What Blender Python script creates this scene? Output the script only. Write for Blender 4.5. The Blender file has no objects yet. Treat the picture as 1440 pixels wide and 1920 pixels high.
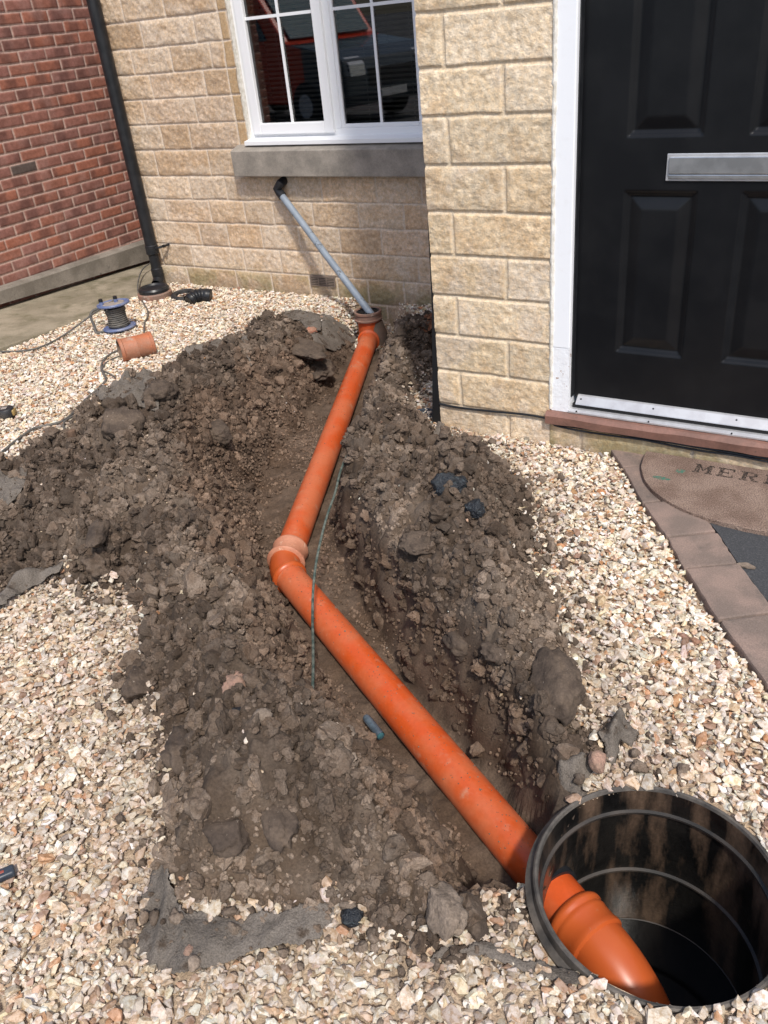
import bpy, bmesh, math, random
import numpy as np
from mathutils import Vector, Matrix, noise as mnoise
random.seed(7); rng=np.random.default_rng(7)
R=math.radians
scene=bpy.context.scene; COL=scene.collection
# ------------------------------------------------------------------ camera
FPX=1542.455; CX,CY=720.,960.; CAMZ=1.5
def cam_basis(yaw,pitch,roll):
    cy,sy=math.cos(yaw),math.sin(yaw)
    f=np.array([-sy*math.cos(pitch),cy*math.cos(pitch),-math.sin(pitch)])
    r=np.array([cy,sy,0.]); d=np.cross(f,r)
    return np.array([r*math.cos(roll)+d*math.sin(roll),-r*math.sin(roll)+d*math.cos(roll),f])
CB=cam_basis(0.591237651,0.546027513,0.110431767)
cd=bpy.data.cameras.new('camera'); cam=bpy.data.objects.new('camera',cd); COL.objects.link(cam)
cd.sensor_fit='VERTICAL'; cd.sensor_height=24; cd.lens=24*FPX/1920; cd.clip_start=.02; cd.clip_end=600
mw=Matrix.Identity(4)
for i in range(3):
    mw[i][0]=CB[0][i]; mw[i][1]=-CB[1][i]; mw[i][2]=-CB[2][i]
mw[2][3]=CAMZ; cam.matrix_world=mw; scene.camera=cam
# ------------------------------------------------------------------ light
SUN_AZ=R(137); SUN_EL=R(53)
w=bpy.data.worlds.new('World'); scene.world=w; w.use_nodes=True
nt=w.node_tree; bg=nt.nodes['Background']; sky=nt.nodes.new('ShaderNodeTexSky')
sky.sky_type='NISHITA'; sky.sun_disc=False; sky.sun_elevation=SUN_EL; sky.sun_rotation=SUN_AZ
sky.air_density=1.0; sky.dust_density=2.5
nt.links.new(sky.outputs[0],bg.inputs[0]); bg.inputs[1].default_value=0.15
sd=bpy.data.lights.new('sun','SUN'); sd.energy=2.9; sd.angle=R(3.5); sd.color=(1,.95,.87)
sun=bpy.data.objects.new('sun',sd); COL.objects.link(sun)
sdir=Vector((math.sin(SUN_AZ)*math.cos(SUN_EL),math.cos(SUN_AZ)*math.cos(SUN_EL),math.sin(SUN_EL)))
sun.rotation_euler=sdir.to_track_quat('Z','Y').to_euler(); sun.location=(2,-2,6)
scene.view_settings.view_transform='Standard'; scene.view_settings.look='None'
scene.view_settings.exposure=0.27; scene.view_settings.gamma=1
try: scene.cycles.max_bounces=8
except Exception: pass
# ------------------------------------------------------------------ pixel -> world helpers
def ray(px,py): return CB.T@np.array([(px-CX)/FPX,(py-CY)/FPX,1.])
def on(px,py,ax,val):
    d=ray(px,py); o=np.array([0,0,CAMZ]); return o+d*((val-o[ax])/d[ax])
def atX(px,py,X): return on(px,py,0,X)
def atY(px,py,Y): return on(px,py,1,Y)
def atZ(px,py,Z): return on(px,py,2,Z)
def gz(x,y): return -.03*np.clip(y-1,0,1.9)-.012*np.clip(y-2.9,0,3)
def at(px,py,dz=0.):
    z=dz
    for _ in range(6):
        p=atZ(px,py,z); z=float(gz(p[0],p[1]))+dz
    return p
def proj(p):
    v=CB@(np.asarray(p,float)-np.array([0,0,CAMZ])); return CX+FPX*v[0]/v[2],CY+FPX*v[1]/v[2]
# ------------------------------------------------------------------ noise (numpy)
_lat=rng.random((256,256)).astype(np.float32)
def vnoise(x,y,s=0):
    x=np.asarray(x,float)+s*17.31; y=np.asarray(y,float)+s*9.77
    xi=np.floor(x).astype(int); yi=np.floor(y).astype(int); fx=x-xi; fy=y-yi
    fx=fx*fx*(3-2*fx); fy=fy*fy*(3-2*fy)
    a=_lat[xi&255,yi&255]; b=_lat[(xi+1)&255,yi&255]; c=_lat[xi&255,(yi+1)&255]; d=_lat[(xi+1)&255,(yi+1)&255]
    return (a*(1-fx)+b*fx)*(1-fy)+(c*(1-fx)+d*fx)*fy
def fbm(x,y,f,o=4,s=0,g=.5):
    t=0;a=1;n=0
    for i in range(o):
        t=t+a*vnoise(x*f*2**i+i*3.1,y*f*2**i-i*5.7,s+i); n+=a; a*=g
    return t/n
def sstep(a,b,x):
    t=np.clip((x-a)/(b-a),0,1); return t*t*(3-2*t)
# ------------------------------------------------------------------ polygons: signed distance
def sdist(poly,X,Y):
    """signed distance (positive inside) of points to polygon"""
    P=np.asarray(poly,float); d2=np.full(X.shape,1e9); ins=np.zeros(X.shape,bool); n=len(P)
    for i in range(n):
        ax,ay=P[i]; bx,by=P[(i+1)%n]; ex,ey=bx-ax,by-ay
        t=np.clip(((X-ax)*ex+(Y-ay)*ey)/(ex*ex+ey*ey+1e-12),0,1)
        d2=np.minimum(d2,(X-ax-t*ex)**2+(Y-ay-t*ey)**2)
        c=((ay>Y)!=(by>Y)); 
        if ay!=by: ins^= c&(X<(bx-ax)*(Y-ay)/(by-ay)+ax)
    d=np.sqrt(d2); return np.where(ins,d,-d)
# ------------------------------------------------------------------ materials
MATS={}
def mk(name,c1,c2=None,rough=.7,metal=0.,nscale=8.,nlo=.4,nhi=.6,bump=0.,bscale=60.,bdist=.01,attr=None,c3=None,c3scale=30.,c3t=(.62,.7),fine=0.,fscale=120.,spec=.5,coat=0.,r2=None,c3stretch=None):
    m=bpy.data.materials.new(name); m.use_nodes=True; t=m.node_tree; N=t.nodes; L=t.links; b=N['Principled BSDF']
    b.inputs['Roughness'].default_value=rough; b.inputs['Metallic'].default_value=metal
    b.inputs['Specular IOR Level'].default_value=spec; b.inputs['Coat Weight'].default_value=coat
    tc=N.new('ShaderNodeTexCoord')
    def noi(sc,det=6.):
        n=N.new('ShaderNodeTexNoise'); n.inputs['Scale'].default_value=sc; n.inputs['Detail'].default_value=det; n.inputs['Roughness'].default_value=.6
        L.new(tc.outputs['Object'],n.inputs['Vector']); return n
    def ramp(n,a,bb):
        r=N.new('ShaderNodeMapRange'); r.inputs[1].default_value=a; r.inputs[2].default_value=bb; L.new(n.outputs[0],r.inputs[0]); return r
    def mix(f,a,bb,mode='MIX',fac=1.):
        x=N.new('ShaderNodeMix'); x.data_type='RGBA'; x.blend_type=mode
        if f is None: x.inputs[0].default_value=fac
        else: L.new(f,x.inputs[0])
        for k,v in ((6,a),(7,bb)):
            if isinstance(v,tuple): x.inputs[k].default_value=(*v,1)
            else: L.new(v,x.inputs[k])
        return x.outputs[2]
    if attr:
        at_=N.new('ShaderNodeAttribute'); at_.attribute_name=attr; col=at_.outputs['Color']
        if c1 is not None: col=mix(None,col,c1,'MULTIPLY')
        if c2 is not None:
            r=ramp(noi(nscale),nlo,nhi); col=mix(r.outputs[0],col,mix(None,col,c2,'MULTIPLY'))
    elif c2 is not None:
        r=ramp(noi(nscale),nlo,nhi); col=mix(r.outputs[0],c1,c2)
        if r2 is not None:
            rr=N.new('ShaderNodeMapRange'); rr.inputs[3].default_value=rough; rr.inputs[4].default_value=r2; L.new(r.outputs[0],rr.inputs[0]); L.new(rr.outputs[0],b.inputs['Roughness'])
    else:
        col=c1
    if c3 is not None:
        n3=noi(c3scale)
        if c3stretch:
            mp=N.new('ShaderNodeMapping'); mp.inputs['Scale'].default_value=(1,1,c3stretch); L.new(tc.outputs['Object'],mp.inputs[0]); L.new(mp.outputs[0],n3.inputs['Vector'])
        r=ramp(n3,*c3t); col=mix(r.outputs[0],col,c3)
    if fine>0:
        n=noi(fscale,3.); r=N.new('ShaderNodeMapRange'); r.inputs[1].default_value=.3; r.inputs[2].default_value=.7; r.inputs[3].default_value=1-fine; r.inputs[4].default_value=1+fine; L.new(n.outputs[0],r.inputs[0])
        cmb=N.new('ShaderNodeCombineColor')
        for k in range(3): L.new(r.outputs[0],cmb.inputs[k])
        col=mix(None,col,cmb.outputs[0],'MULTIPLY')
    if isinstance(col,tuple): b.inputs['Base Color'].default_value=(*col,1)
    else: L.new(col,b.inputs['Base Color'])
    if bump>0:
        n=noi(bscale,5.); bp=N.new('ShaderNodeBump'); bp.inputs['Strength'].default_value=bump; bp.inputs['Distance'].default_value=bdist
        L.new(n.outputs[0],bp.inputs['Height']); L.new(bp.outputs[0],b.inputs['Normal'])
    MATS[name]=m; return m
M=dict(
 soil=mk('soil',None,(.72,.66,.6),rough=.95,nscale=5,attr='col',fine=.28,fscale=170,bump=.5,bscale=190,bdist=.004,spec=.2),
 clod=mk('clod',None,(.75,.7,.66),rough=.95,nscale=30,attr='col',fine=.3,fscale=260,bump=.5,bscale=260,bdist=.003,spec=.2),
 clay=mk('clay',(.108,.08,.06),(.062,.046,.036),rough=.9,nscale=16,fine=.2,fscale=150,bump=.7,bscale=70,bdist=.006,c3=(.3,.25,.2),c3scale=95,c3t=(.66,.72),spec=.25),
 claydry=mk('clay_dry',(.24,.19,.15),(.16,.125,.098),rough=.95,nscale=20,fine=.25,fscale=200,bump=.8,bscale=110,bdist=.006,spec=.2),
 stone=mk('gravel_stone',None,(.72,.62,.5),rough=.62,nscale=110,nlo=.45,nhi=.62,attr='col',fine=.12,fscale=420,bump=.15,bscale=300,bdist=.002,spec=.35),
 bed=mk('gravel_bed',(.50,.39,.28),(.36,.27,.19),rough=.95,nscale=60,fine=.3,fscale=200,bump=.8,bscale=90),
 wall=mk('split_stone',None,(.86,.8,.72),rough=.92,nscale=60,attr='col',fine=.26,fscale=120,bump=.8,bscale=150,bdist=.004,spec=.2),
 brick=mk('red_brick',None,(.82,.78,.76),rough=.88,nscale=40,attr='col',fine=.12,fscale=150,bump=.35,bscale=120,bdist=.004,spec=.25),
 concrete=mk('concrete',(.31,.265,.195),(.21,.18,.125),rough=.95,nscale=4,fine=.15,fscale=140,bump=.4,bscale=80,c3=(.13,.115,.065),c3scale=6,c3t=(.5,.7)),
 sillstone=mk('sill_stone',(.32,.285,.245),(.17,.155,.135),rough=.9,nscale=9,nlo=.35,nhi=.7,fine=.12,fscale=160,bump=.25,bscale=100,bdist=.004),
 upvc=mk('white_upvc',(.80,.81,.83),rough=.3,spec=.5),
 paint=mk('white_paint',(.84,.86,.90),(.80,.81,.84),rough=.45,nscale=25,nlo=.55,nhi=.75,bump=.12,bscale=60,bdist=.003),
 chip=mk('peeling_paint',(.84,.86,.90),(.80,.81,.84),rough=.5,nscale=30,c3=(.42,.31,.26),c3scale=38,c3t=(.63,.645),bump=.6,bscale=80,bdist=.004),
 caulk=mk('white_caulk',(.78,.75,.70),(.6,.57,.5),rough=.7,nscale=40,bump=.6,bscale=60,bdist=.006),
 doorblk=mk('black_door',(.006,.0065,.008),(.009,.0095,.011),rough=.33,nscale=6,bump=.05,bscale=300,bdist=.001,spec=.25),
 alu=mk('aluminium',(.72,.72,.73),(.55,.55,.56),rough=.34,metal=1.,nscale=12,bump=.04,bscale=90,bdist=.002),
 alum=mk('silver_trim',(.60,.61,.63),(.52,.52,.54),rough=.36,metal=.5,nscale=18),
 redsill=mk('red_sill_paint',(.225,.115,.088),(.165,.088,.068),rough=.6,nscale=10,fine=.1,fscale=130,bump=.25,bscale=40,bdist=.004,c3=(.12,.07,.055),c3scale=28,c3t=(.66,.72)),
 orange=mk('orange_upvc',(.54,.082,.017),(.52,.135,.055),rough=.33,nscale=5,nlo=.44,nhi=.62,fine=.06,fscale=90,r2=.52,bump=.03,bscale=70,bdist=.002,c3=(.50,.25,.16),c3scale=19,c3t=(.60,.78)),
 orange2=mk('orange_brown_upvc',(.47,.095,.022),(.44,.08,.018),rough=.36,nscale=6,c3=(.42,.25,.14),c3scale=22,c3t=(.68,.8)),
 terra=mk('pale_terracotta_upvc',(.50,.22,.135),(.43,.17,.10),rough=.6,nscale=12,fine=.1,c3=(.6,.38,.27),c3scale=30),
 terradirty=mk('dirty_terracotta',(.42,.135,.06),(.33,.15,.09),rough=.65,nscale=9,fine=.12,c3=(.36,.26,.2),c3scale=16,c3t=(.56,.7),bump=.2,bscale=90,bdist=.003),
 ringbr=mk('brown_collar',(.26,.14,.1),(.2,.13,.1),rough=.7,nscale=14,c3=(.34,.26,.21),c3scale=24),
 claypipe=mk('muddy_clay_pipe',(.19,.12,.085),(.13,.1,.075),rough=.85,nscale=12,fine=.15,c3=(.25,.11,.06),c3scale=9),
 blackpl=mk('black_plastic',(.012,.0135,.016),(.02,.021,.024),rough=.36,nscale=20,spec=.35),
 blackpl2=mk('dusty_black_plastic',(.022,.023,.025),(.075,.07,.063),rough=.5,nscale=9,nlo=.5,nhi=.7),
 chamber=mk('chamber_plastic',(.005,.005,.005),(.012,.011,.010),rough=.3,nscale=9,spec=.3,c3=(.105,.07,.048),c3scale=12,c3t=(.47,.63),c3stretch=.22,bump=.35,bscale=60,bdist=.003,fine=.2),
 rim=mk('dusty_rim',(.025,.024,.023),(.12,.105,.09),rough=.6,nscale=14,nlo=.35,nhi=.65,fine=.15,bump=.2,bscale=90,bdist=.003),
 ribm=mk('muddy_rib',(.014,.013,.012),(.05,.04,.033),rough=.5,nscale=6,nlo=.4,nhi=.6),
 water=mk('black_water',(.004,.004,.004),rough=.08),
 greypipe=mk('grey_waste_pipe',(.25,.29,.34),(.2,.235,.28),rough=.42,nscale=10,c3=(.08,.085,.09),c3scale=26,c3t=(.62,.68)),
 fabric=mk('weed_membrane',(.135,.117,.10),(.17,.148,.128),rough=1.,nscale=12,fine=.3,fscale=300,bump=1.,bscale=150,bdist=.005,spec=.03,c3=(.075,.057,.044),c3scale=16,c3t=(.56,.66)),
 cable=mk('grey_cable',(.075,.072,.068),(.13,.12,.105),rough=.7,nscale=20),
 greenwire=mk('green_wire',(.04,.065,.055),(.14,.155,.13),rough=.6,nscale=50),
 bluepl=mk('blue_plastic',(.09,.13,.28),(.17,.2,.31),rough=.45,nscale=16,c3=(.3,.28,.26),c3scale=20,c3t=(.6,.75)),
 dusty=mk('dusty_disc',(.33,.28,.24),(.25,.22,.2),rough=.8,nscale=20),
 yellow=mk('yellow_plastic',(.30,.2,.07),rough=.45),
 redpl=mk('red_plastic',(.28,.07,.05),rough=.45),
 slate=mk('dark_navy_plastic',(.022,.03,.045),(.04,.05,.065),rough=.4,nscale=30),
 tarmac=mk('tarmac',(.045,.047,.052),(.07,.072,.078),rough=.9,nscale=160,nlo=.5,nhi=.62,bump=.9,bscale=220,bdist=.005,fine=.3,fscale=260),
 paver=mk('block_paver',(.25,.18,.15),(.17,.13,.11),rough=.92,nscale=7,fine=.22,fscale=260,bump=.5,bscale=240,bdist=.003,c3=(.1,.085,.075),c3scale=9,c3t=(.6,.75)),
 mat=mk('coir_mat',(.36,.265,.215),(.25,.175,.14),rough=1.,nscale=7,fine=.6,fscale=240,bump=1.,bscale=240,bdist=.012,spec=.05),
 matblk=mk('mat_black_print',(.035,.03,.028),(.22,.16,.13),rough=1.,nscale=150,nlo=.46,nhi=.60,bump=1.,bscale=330,bdist=.006,spec=.05),
 matgrn=mk('mat_green_print',(.07,.2,.15),(.24,.17,.13),rough=1.,nscale=110,nlo=.45,nhi=.6,bump=1.,bscale=330,bdist=.006,spec=.05),
 wood=mk('weathered_timber',(.25,.22,.185),(.16,.14,.115),rough=.9,nscale=5,fine=.15,fscale=120,bump=.4,bscale=50,bdist=.004,c3=(.09,.08,.07),c3scale=14,c3t=(.62,.74)),
 peg=mk('wood_peg',(.14,.085,.055),(.1,.065,.045),rough=.9,nscale=25,bump=.5,bscale=80),
 leaf=mk('dead_leaf',(.16,.06,.03),(.26,.12,.06),rough=.8,nscale=30),
 redbrickbit=mk('brick_rubble',(.36,.13,.08),(.33,.2,.14),rough=.95,nscale=25,bump=.6,bscale=100),
 pinkbit=mk('pink_rubble',(.33,.2,.15),(.27,.18,.13),rough=.95,nscale=40,fine=.2,bump=.7,bscale=140),
 bitumen=mk('bitumen',(.012,.015,.02),(.05,.07,.08),rough=.4,nscale=60,nlo=.55,nhi=.68,bump=1.,bscale=120,bdist=.008,c3=(.36,.27,.18),c3scale=22,c3t=(.66,.7)),
 bitblue=mk('blue_grey_tarmac_lump',(.03,.055,.07),(.12,.16,.17),rough=.6,nscale=90,nlo=.5,nhi=.65,bump=1.,bscale=160,bdist=.006),
 grate=mk('grate_plastic',(.012,.012,.013),rough=.5),
 vent=mk('vent_plastic',(.2,.155,.125),rough=.8),
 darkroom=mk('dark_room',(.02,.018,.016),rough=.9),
 blind=mk('blind_slats',(.2,.18,.16),rough=.6),
 vanred=mk('red_van_paint',(.75,.06,.02),rough=.3,coat=.5),
 vandark=mk('dark_van_paint',(.06,.075,.085),rough=.25,coat=.5),
 tyre=mk('tyre_rubber',(.02,.02,.02),rough=.8),
 lamp=mk('headlamp',(.7,.72,.75),rough=.15,metal=.5),
 glassdark=mk('van_glass',(.08,.15,.18),rough=.05),  # teal base colour carries the sky reflection of the glass
 plate=mk('number_plate',(.6,.6,.58),rough=.5),
 road=mk('road',(.06,.06,.062),(.09,.088,.085),rough=.95,nscale=3,fine=.2),
)
def glassmat(name,tint=(1,1,1),r=.02):
    m=bpy.data.materials.new(name); m.use_nodes=True; t=m.node_tree; N=t.nodes; L=t.links; N.clear()
    o=N.new('ShaderNodeOutputMaterial'); mx=N.new('ShaderNodeMixShader'); tr=N.new('ShaderNodeBsdfTransparent'); gl=N.new('ShaderNodeBsdfGlossy'); f=N.new('ShaderNodeFresnel')
    f.inputs[0].default_value=2.1; tr.inputs[0].default_value=(*tint,1); gl.inputs[1].default_value=r
    L.new(f.outputs[0],mx.inputs[0]); L.new(tr.outputs[0],mx.inputs[1]); L.new(gl.outputs[0],mx.inputs[2]); L.new(mx.outputs[0],o.inputs[0]); return m
M['glass']=glassmat('window_glass',(.75,.78,.8),.01)
M['tube']=mk('bluish_tube',(.09,.12,.15),(.06,.08,.10),rough=.15,nscale=60)
# ------------------------------------------------------------------ object helpers
def tag(o,label=None,cat=None,group=None,kind=None):
    if label: o['label']=label
    if cat: o['category']=cat
    if group: o['group']=group
    if kind: o['kind']=kind
    return o
def empty(name,loc,label,cat,group=None):
    o=bpy.data.objects.new(name,None); COL.objects.link(o); o.location=tuple(float(v) for v in loc); o.empty_display_size=.05
    return tag(o,label,cat,group)
def link(name,me,mat,parent=None,smooth=False):
    if mat is not None: me.materials.append(mat)
    (me.shade_smooth if smooth else me.shade_flat)()
    o=bpy.data.objects.new(name,me); COL.objects.link(o)
    if parent is not None:
        o.parent=parent
        pl=Vector(parent.location)
        pp=parent.parent
        while pp is not None: pl+=Vector(pp.location); pp=pp.parent
        me.transform(Matrix.Translation(-pl))
    return o
def npmesh(name,V,F):
    """V (n,3), F (m,k) constant k"""
    V=np.ascontiguousarray(V,dtype=np.float32); F=np.ascontiguousarray(F,dtype=np.int32); k=F.shape[1]
    me=bpy.data.meshes.new(name); me.vertices.add(len(V)); me.vertices.foreach_set('co',V.ravel())
    me.loops.add(F.size); me.loops.foreach_set('vertex_index',F.ravel())
    me.polygons.add(len(F)); me.polygons.foreach_set('loop_start',np.arange(0,F.size,k,dtype=np.int32))
    try: me.polygons.foreach_set('loop_total',np.full(len(F),k,dtype=np.int32))
    except Exception: pass
    me.update(calc_edges=True); me.validate(); return me
def setcol(me,C,name='col'):
    a=me.color_attributes.new(name,'FLOAT_COLOR','POINT'); D=np.ones((len(C),4),np.float32); D[:,:3]=C; a.data.foreach_set('color',D.ravel())
class MB:
    def __init__(s): s.V=[]; s.F=[]; 
    def add(s,V,F):
        n=len(s.V); s.V+= [tuple(map(float,v)) for v in V]; s.F+=[tuple(int(i)+n for i in f) for f in F]; return s
    def box(s,a,b,rot=None,c=None):
        (x0,y0,z0),(x1,y1,z1)=a,b
        V=[(x0,y0,z0),(x1,y0,z0),(x1,y1,z0),(x0,y1,z0),(x0,y0,z1),(x1,y0,z1),(x1,y1,z1),(x0,y1,z1)]
        if rot is not None:
            V=[tuple(rot@Vector(v)+Vector(c)) for v in V]
        return s.add(V,[(0,3,2,1),(4,5,6,7),(0,1,5,4),(1,2,6,5),(2,3,7,6),(3,0,4,7)])
    def prism(s,poly,z0,z1):
        n=len(poly); V=[(p[0],p[1],z0) for p in poly]+[(p[0],p[1],z1) for p in poly]
        return s.add(V,[tuple(range(n))[::-1],tuple(range(n,2*n))]+[(i,(i+1)%n,n+(i+1)%n,n+i) for i in range(n)])
    def extr(s,prof,a,b):
        """profile (y,z) extruded along x from a to b"""
        n=len(prof); V=[(a,p[0],p[1]) for p in prof]+[(b,p[0],p[1]) for p in prof]
        return s.add(V,[tuple(range(n)),tuple(range(n,2*n))[::-1]]+[(i,n+i,n+(i+1)%n,(i+1)%n) for i in range(n)])
    def build(s,name,mat,parent=None,smooth=False,bevel=0):
        me=bpy.data.meshes.new(name); me.from_pydata(s.V,[],s.F); bm=bmesh.new(); bm.from_mesh(me)
        bmesh.ops.recalc_face_normals(bm,faces=bm.faces)
        if bevel>0: bmesh.ops.bevel(bm,geom=[e for e in bm.edges if e.calc_face_angle(0)>.5],offset=bevel,segments=2,affect='EDGES',profile=.6)
        bm.to_mesh(me); bm.free(); me.update()
        return link(name,me,mat,parent,smooth)
def tube(pts,rad,seg=12,cap=True):
    P=[Vector(tuple(map(float,p))) for p in pts]; n=len(P)
    if not hasattr(rad,'__len__'): rad=[rad]*n
    T=[]
    for i in range(n):
        a=P[max(i-1,0)]; b=P[min(i+1,n-1)]; t=(b-a)
        if t.length<1e-9: t=T[-1] if T else Vector((0,0,1))
        T.append(t.normalized())
    up=Vector((0,0,1)) if abs(T[0].z)<.9 else Vector((1,0,0)); u=T[0].cross(up).normalized(); V=[];F=[]
    for i in range(n):
        u=(u-T[i]*u.dot(T[i])).normalized(); v=T[i].cross(u)
        for k in range(seg):
            a=2*math.pi*k/seg; V.append(tuple(P[i]+(u*math.cos(a)+v*math.sin(a))*rad[i]))
    for i in range(n-1):
        for k in range(seg):
            F.append((i*seg+k,i*seg+(k+1)%seg,(i+1)*seg+(k+1)%seg,(i+1)*seg+k))
    if cap: F.append(tuple(range(seg))[::-1]); F.append(tuple((n-1)*seg+k for k in range(seg)))
    return V,F
def TUBE(name,pts,rad,mat,parent=None,seg=14,cap=True,smooth=True):
    o=MB(); o.add(*tube(pts,rad,seg,cap)); ob=o.build(name,mat,parent,smooth)
    if smooth:
        me=ob.data
        try: me.set_sharp_from_angle(angle=R(40))
        except Exception: pass
    return ob
def spline(P,n=10):
    """Catmull-Rom through points"""
    P=[np.array(p,float) for p in P]; P=[2*P[0]-P[1]]+P+[2*P[-1]-P[-2]]; out=[]
    for i in range(1,len(P)-2):
        for k in range(n):
            t=k/n; a,b,c,d=P[i-1],P[i],P[i+1],P[i+2]
            out.append(.5*((2*b)+(-a+c)*t+(2*a-5*b+4*c-d)*t*t+(-a+3*b-3*c+d)*t**3))
    out.append(P[-2]); return out
def ringtube(c,ax,prof,name,mat,parent=None,seg=48,smooth=True):
    """lathe: prof list of (r,h) along axis ax from centre c (open or closed profile)"""
    ax=Vector(ax).normalized(); u=ax.orthogonal().normalized(); v=ax.cross(u); c=Vector(tuple(map(float,c))); V=[];F=[];n=len(prof)
    for r,h in prof:
        for k in range(seg):
            a=2*math.pi*k/seg; V.append(tuple(c+ax*h+(u*math.cos(a)+v*math.sin(a))*r))
    for i in range(n-1):
        for k in range(seg): F.append((i*seg+k,i*seg+(k+1)%seg,(i+1)*seg+(k+1)%seg,(i+1)*seg+k))
    o=MB().add(V,F).build(name,mat,parent,smooth)
    if smooth: o.data.set_sharp_from_angle(angle=R(35))
    return o
# ================================================================== HOUSE
YB=2.82; YM=4.32
house=empty('stone_house',(-2.6,YM,0),'buff split-stone house front with a black front door and white window','house')
def wall_grid(name,o,ud,nd,U,V,res,rows,joints,mort,parent,mat,palette,mcol,amp,holes=(),smoothreg=(),vjit=0,colfn=None,face_amp=1.):
    """relief wall: o origin, ud horizontal unit, nd outward normal; U=(u0,u1), V=(v0,v1)
    rows: sorted z of bed joints (desc ok); joints: list per row of u positions"""
    nu=int((U[1]-U[0])/res)+1; nv=int((V[1]-V[0])/res)+1
    u=np.linspace(U[0],U[1],nu); v=np.linspace(V[0],V[1],nv); UU,VV=np.meshgrid(u,v,indexing='ij')
    wob=(fbm(UU,VV,9,2,3)-.5)*.006; wob2=(fbm(UU,VV,9,2,8)-.5)*.006
    rows=sorted(rows); ri=np.searchsorted(rows,VV+wob)
    d=np.full(UU.shape,9.); bid=np.zeros(UU.shape,int)
    r=np.array([-9.]+rows+[99.]); d=np.minimum(np.abs(VV+wob-r[ri]),np.abs(r[np.minimum(ri+1,len(r)-1)]-VV-wob))
    for k in range(len(rows)+1):
        m=ri==k; js=np.array(sorted(joints(k)))
        ji=np.searchsorted(js,(UU+wob2)[m]); jj=np.concatenate([[-99.],js,[99.]])
        dd=np.minimum(np.abs((UU+wob2)[m]-jj[ji]),np.abs(jj[ji+1]-(UU+wob2)[m])); d[m]=np.minimum(d[m],dd); bid[m]=ji+k*97
    e=d-mort/2; blk=sstep(-.0012,.0028,e)
    rn=np.random.default_rng(11); T=rn.random((bid.max()+2,4)); tt=T[bid]
    rough=fbm(UU,VV,26,5,1,.62)+.35*fbm(UU*1.4+VV*.5,VV*3,38,3,5)
    h=blk*(.006+amp*(rough-.55)*sstep(0,.022,e)*face_amp+amp*.5*(tt[...,1]-.5)*sstep(0,.03,e))
    sm=np.zeros(UU.shape)
    for (a,b,c,dd_) in smoothreg: sm=np.maximum(sm,((UU>a)&(UU<b)&(VV>c)&(VV<dd_)).astype(float))
    h=h*(1-sm)+sm*blk*.006
    P=np.asarray(o)[None,None]+UU[...,None]*np.asarray(ud)+VV[...,None]*np.array([0,0,1.])+h[...,None]*np.asarray(nd)
    pal=np.array(palette); c=pal[(tt[...,0]*len(pal)).astype(int)%len(pal)]
    if colfn: C=colfn(UU,VV,c,tt,blk,sm,e)
    else: C=c
    C=C*blk[...,None]+np.array(mcol)*(1-blk[...,None])*(.85+.3*fbm(UU,VV,30,3,6))[...,None]
    idx=np.arange(nu*nv).reshape(nu,nv); q=np.stack([idx[:-1,:-1],idx[1:,:-1],idx[1:,1:],idx[:-1,1:]],-1).reshape(-1,4)
    cu=(UU[:-1,:-1]+res/2).ravel(); cv=(VV[:-1,:-1]+res/2).ravel(); keep=np.ones(len(q),bool)
    for (a,b,c_,d_) in holes: keep&=~((cu>a)&(cu<b)&(cv>c_)&(cv<d_))
    q=q[keep]
    nrm=np.cross(np.asarray(ud),[0,0,1.]) 
    if nrm@np.asarray(nd)<0: q=q[:,::-1]
    me=npmesh(name,P.reshape(-1,3),q); setcol(me,np.clip(C,0,1).reshape(-1,3)); return link(name,me,mat,parent,True)
def stonecol(green=False,dark=1.):
    def f(U,V,c,tt,blk,sm,e):
        n=fbm(U,V,14,4,2); n2=fbm(U,V,55,3,4); pale=sstep(.58,.75,fbm(U,V,7,3,9)+.22*(tt[...,2]-.5))
        base=c*(.72+.56*n2)[...,None]
        ochre=np.array([.54,.38,.235]); base=base*(1-.4*sstep(.5,.72,n)[...,None])+ochre*.4*sstep(.5,.72,n)[...,None]*(.8+.4*n2)[...,None]
        base=base*(1-.6*pale[...,None])+np.array([.66,.56,.46])*.6*pale[...,None]
        base=base*(.9+.2*tt[...,3])[...,None]
        if green:
            g=sstep(.22,.02,V+.08)*sstep(.35,.6,fbm(U,V,6,4,12))*.75; base=base*(1-g[...,None])+np.array([.27,.25,.10])*g[...,None]
            d=sstep(.06,-.05,V)*.45; base=base*(1-d[...,None])+np.array([.22,.19,.15])*d[...,None]
        base=base*(1-sm[...,None])+np.array([.50,.36,.22])*sm[...,None]
        return base*dark
    return f
PALB=[(.71,.575,.405),(.73,.605,.445),(.68,.54,.375),(.74,.625,.48)]
PALM=[(.57,.44,.32),(.60,.475,.355),(.54,.405,.285),(.62,.51,.40),(.57,.45,.345)]
# bay front wall
kb=YB/2.85
brow=[1.5+(z-1.5)*kb for z in (1.474,1.310,1.158,.997,.833,.673,.516,.355,.201,.046,-.11)]
brow=sorted(brow+[brow[0]+.157*i for i in range(1,7)])
def bjoint(k):
    return [-1.234] if (len(brow)-k)%2==0 else [-1.446]
wall_grid('bay_wall',(0,YB,0),(1,0,0),(0,-1,0),(-1.545,-1.056),(-.35,2.36),.0038,brow,bjoint,.0125,house,M['wall'],PALB,(.68,.575,.44),.008,colfn=stonecol())
# plinth under the door
wall_grid('door_plinth',(0,YB,0),(1,0,0),(0,-1,0),(-1.054,.9),(-.35,.085),.006,[brow[0],-.1],lambda k:[-.93+i*.42+(k%2)*.2 for i in range(6)],.011,house,M['wall'],PALB,(.5,.43,.35),.006,colfn=stonecol(True))
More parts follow.
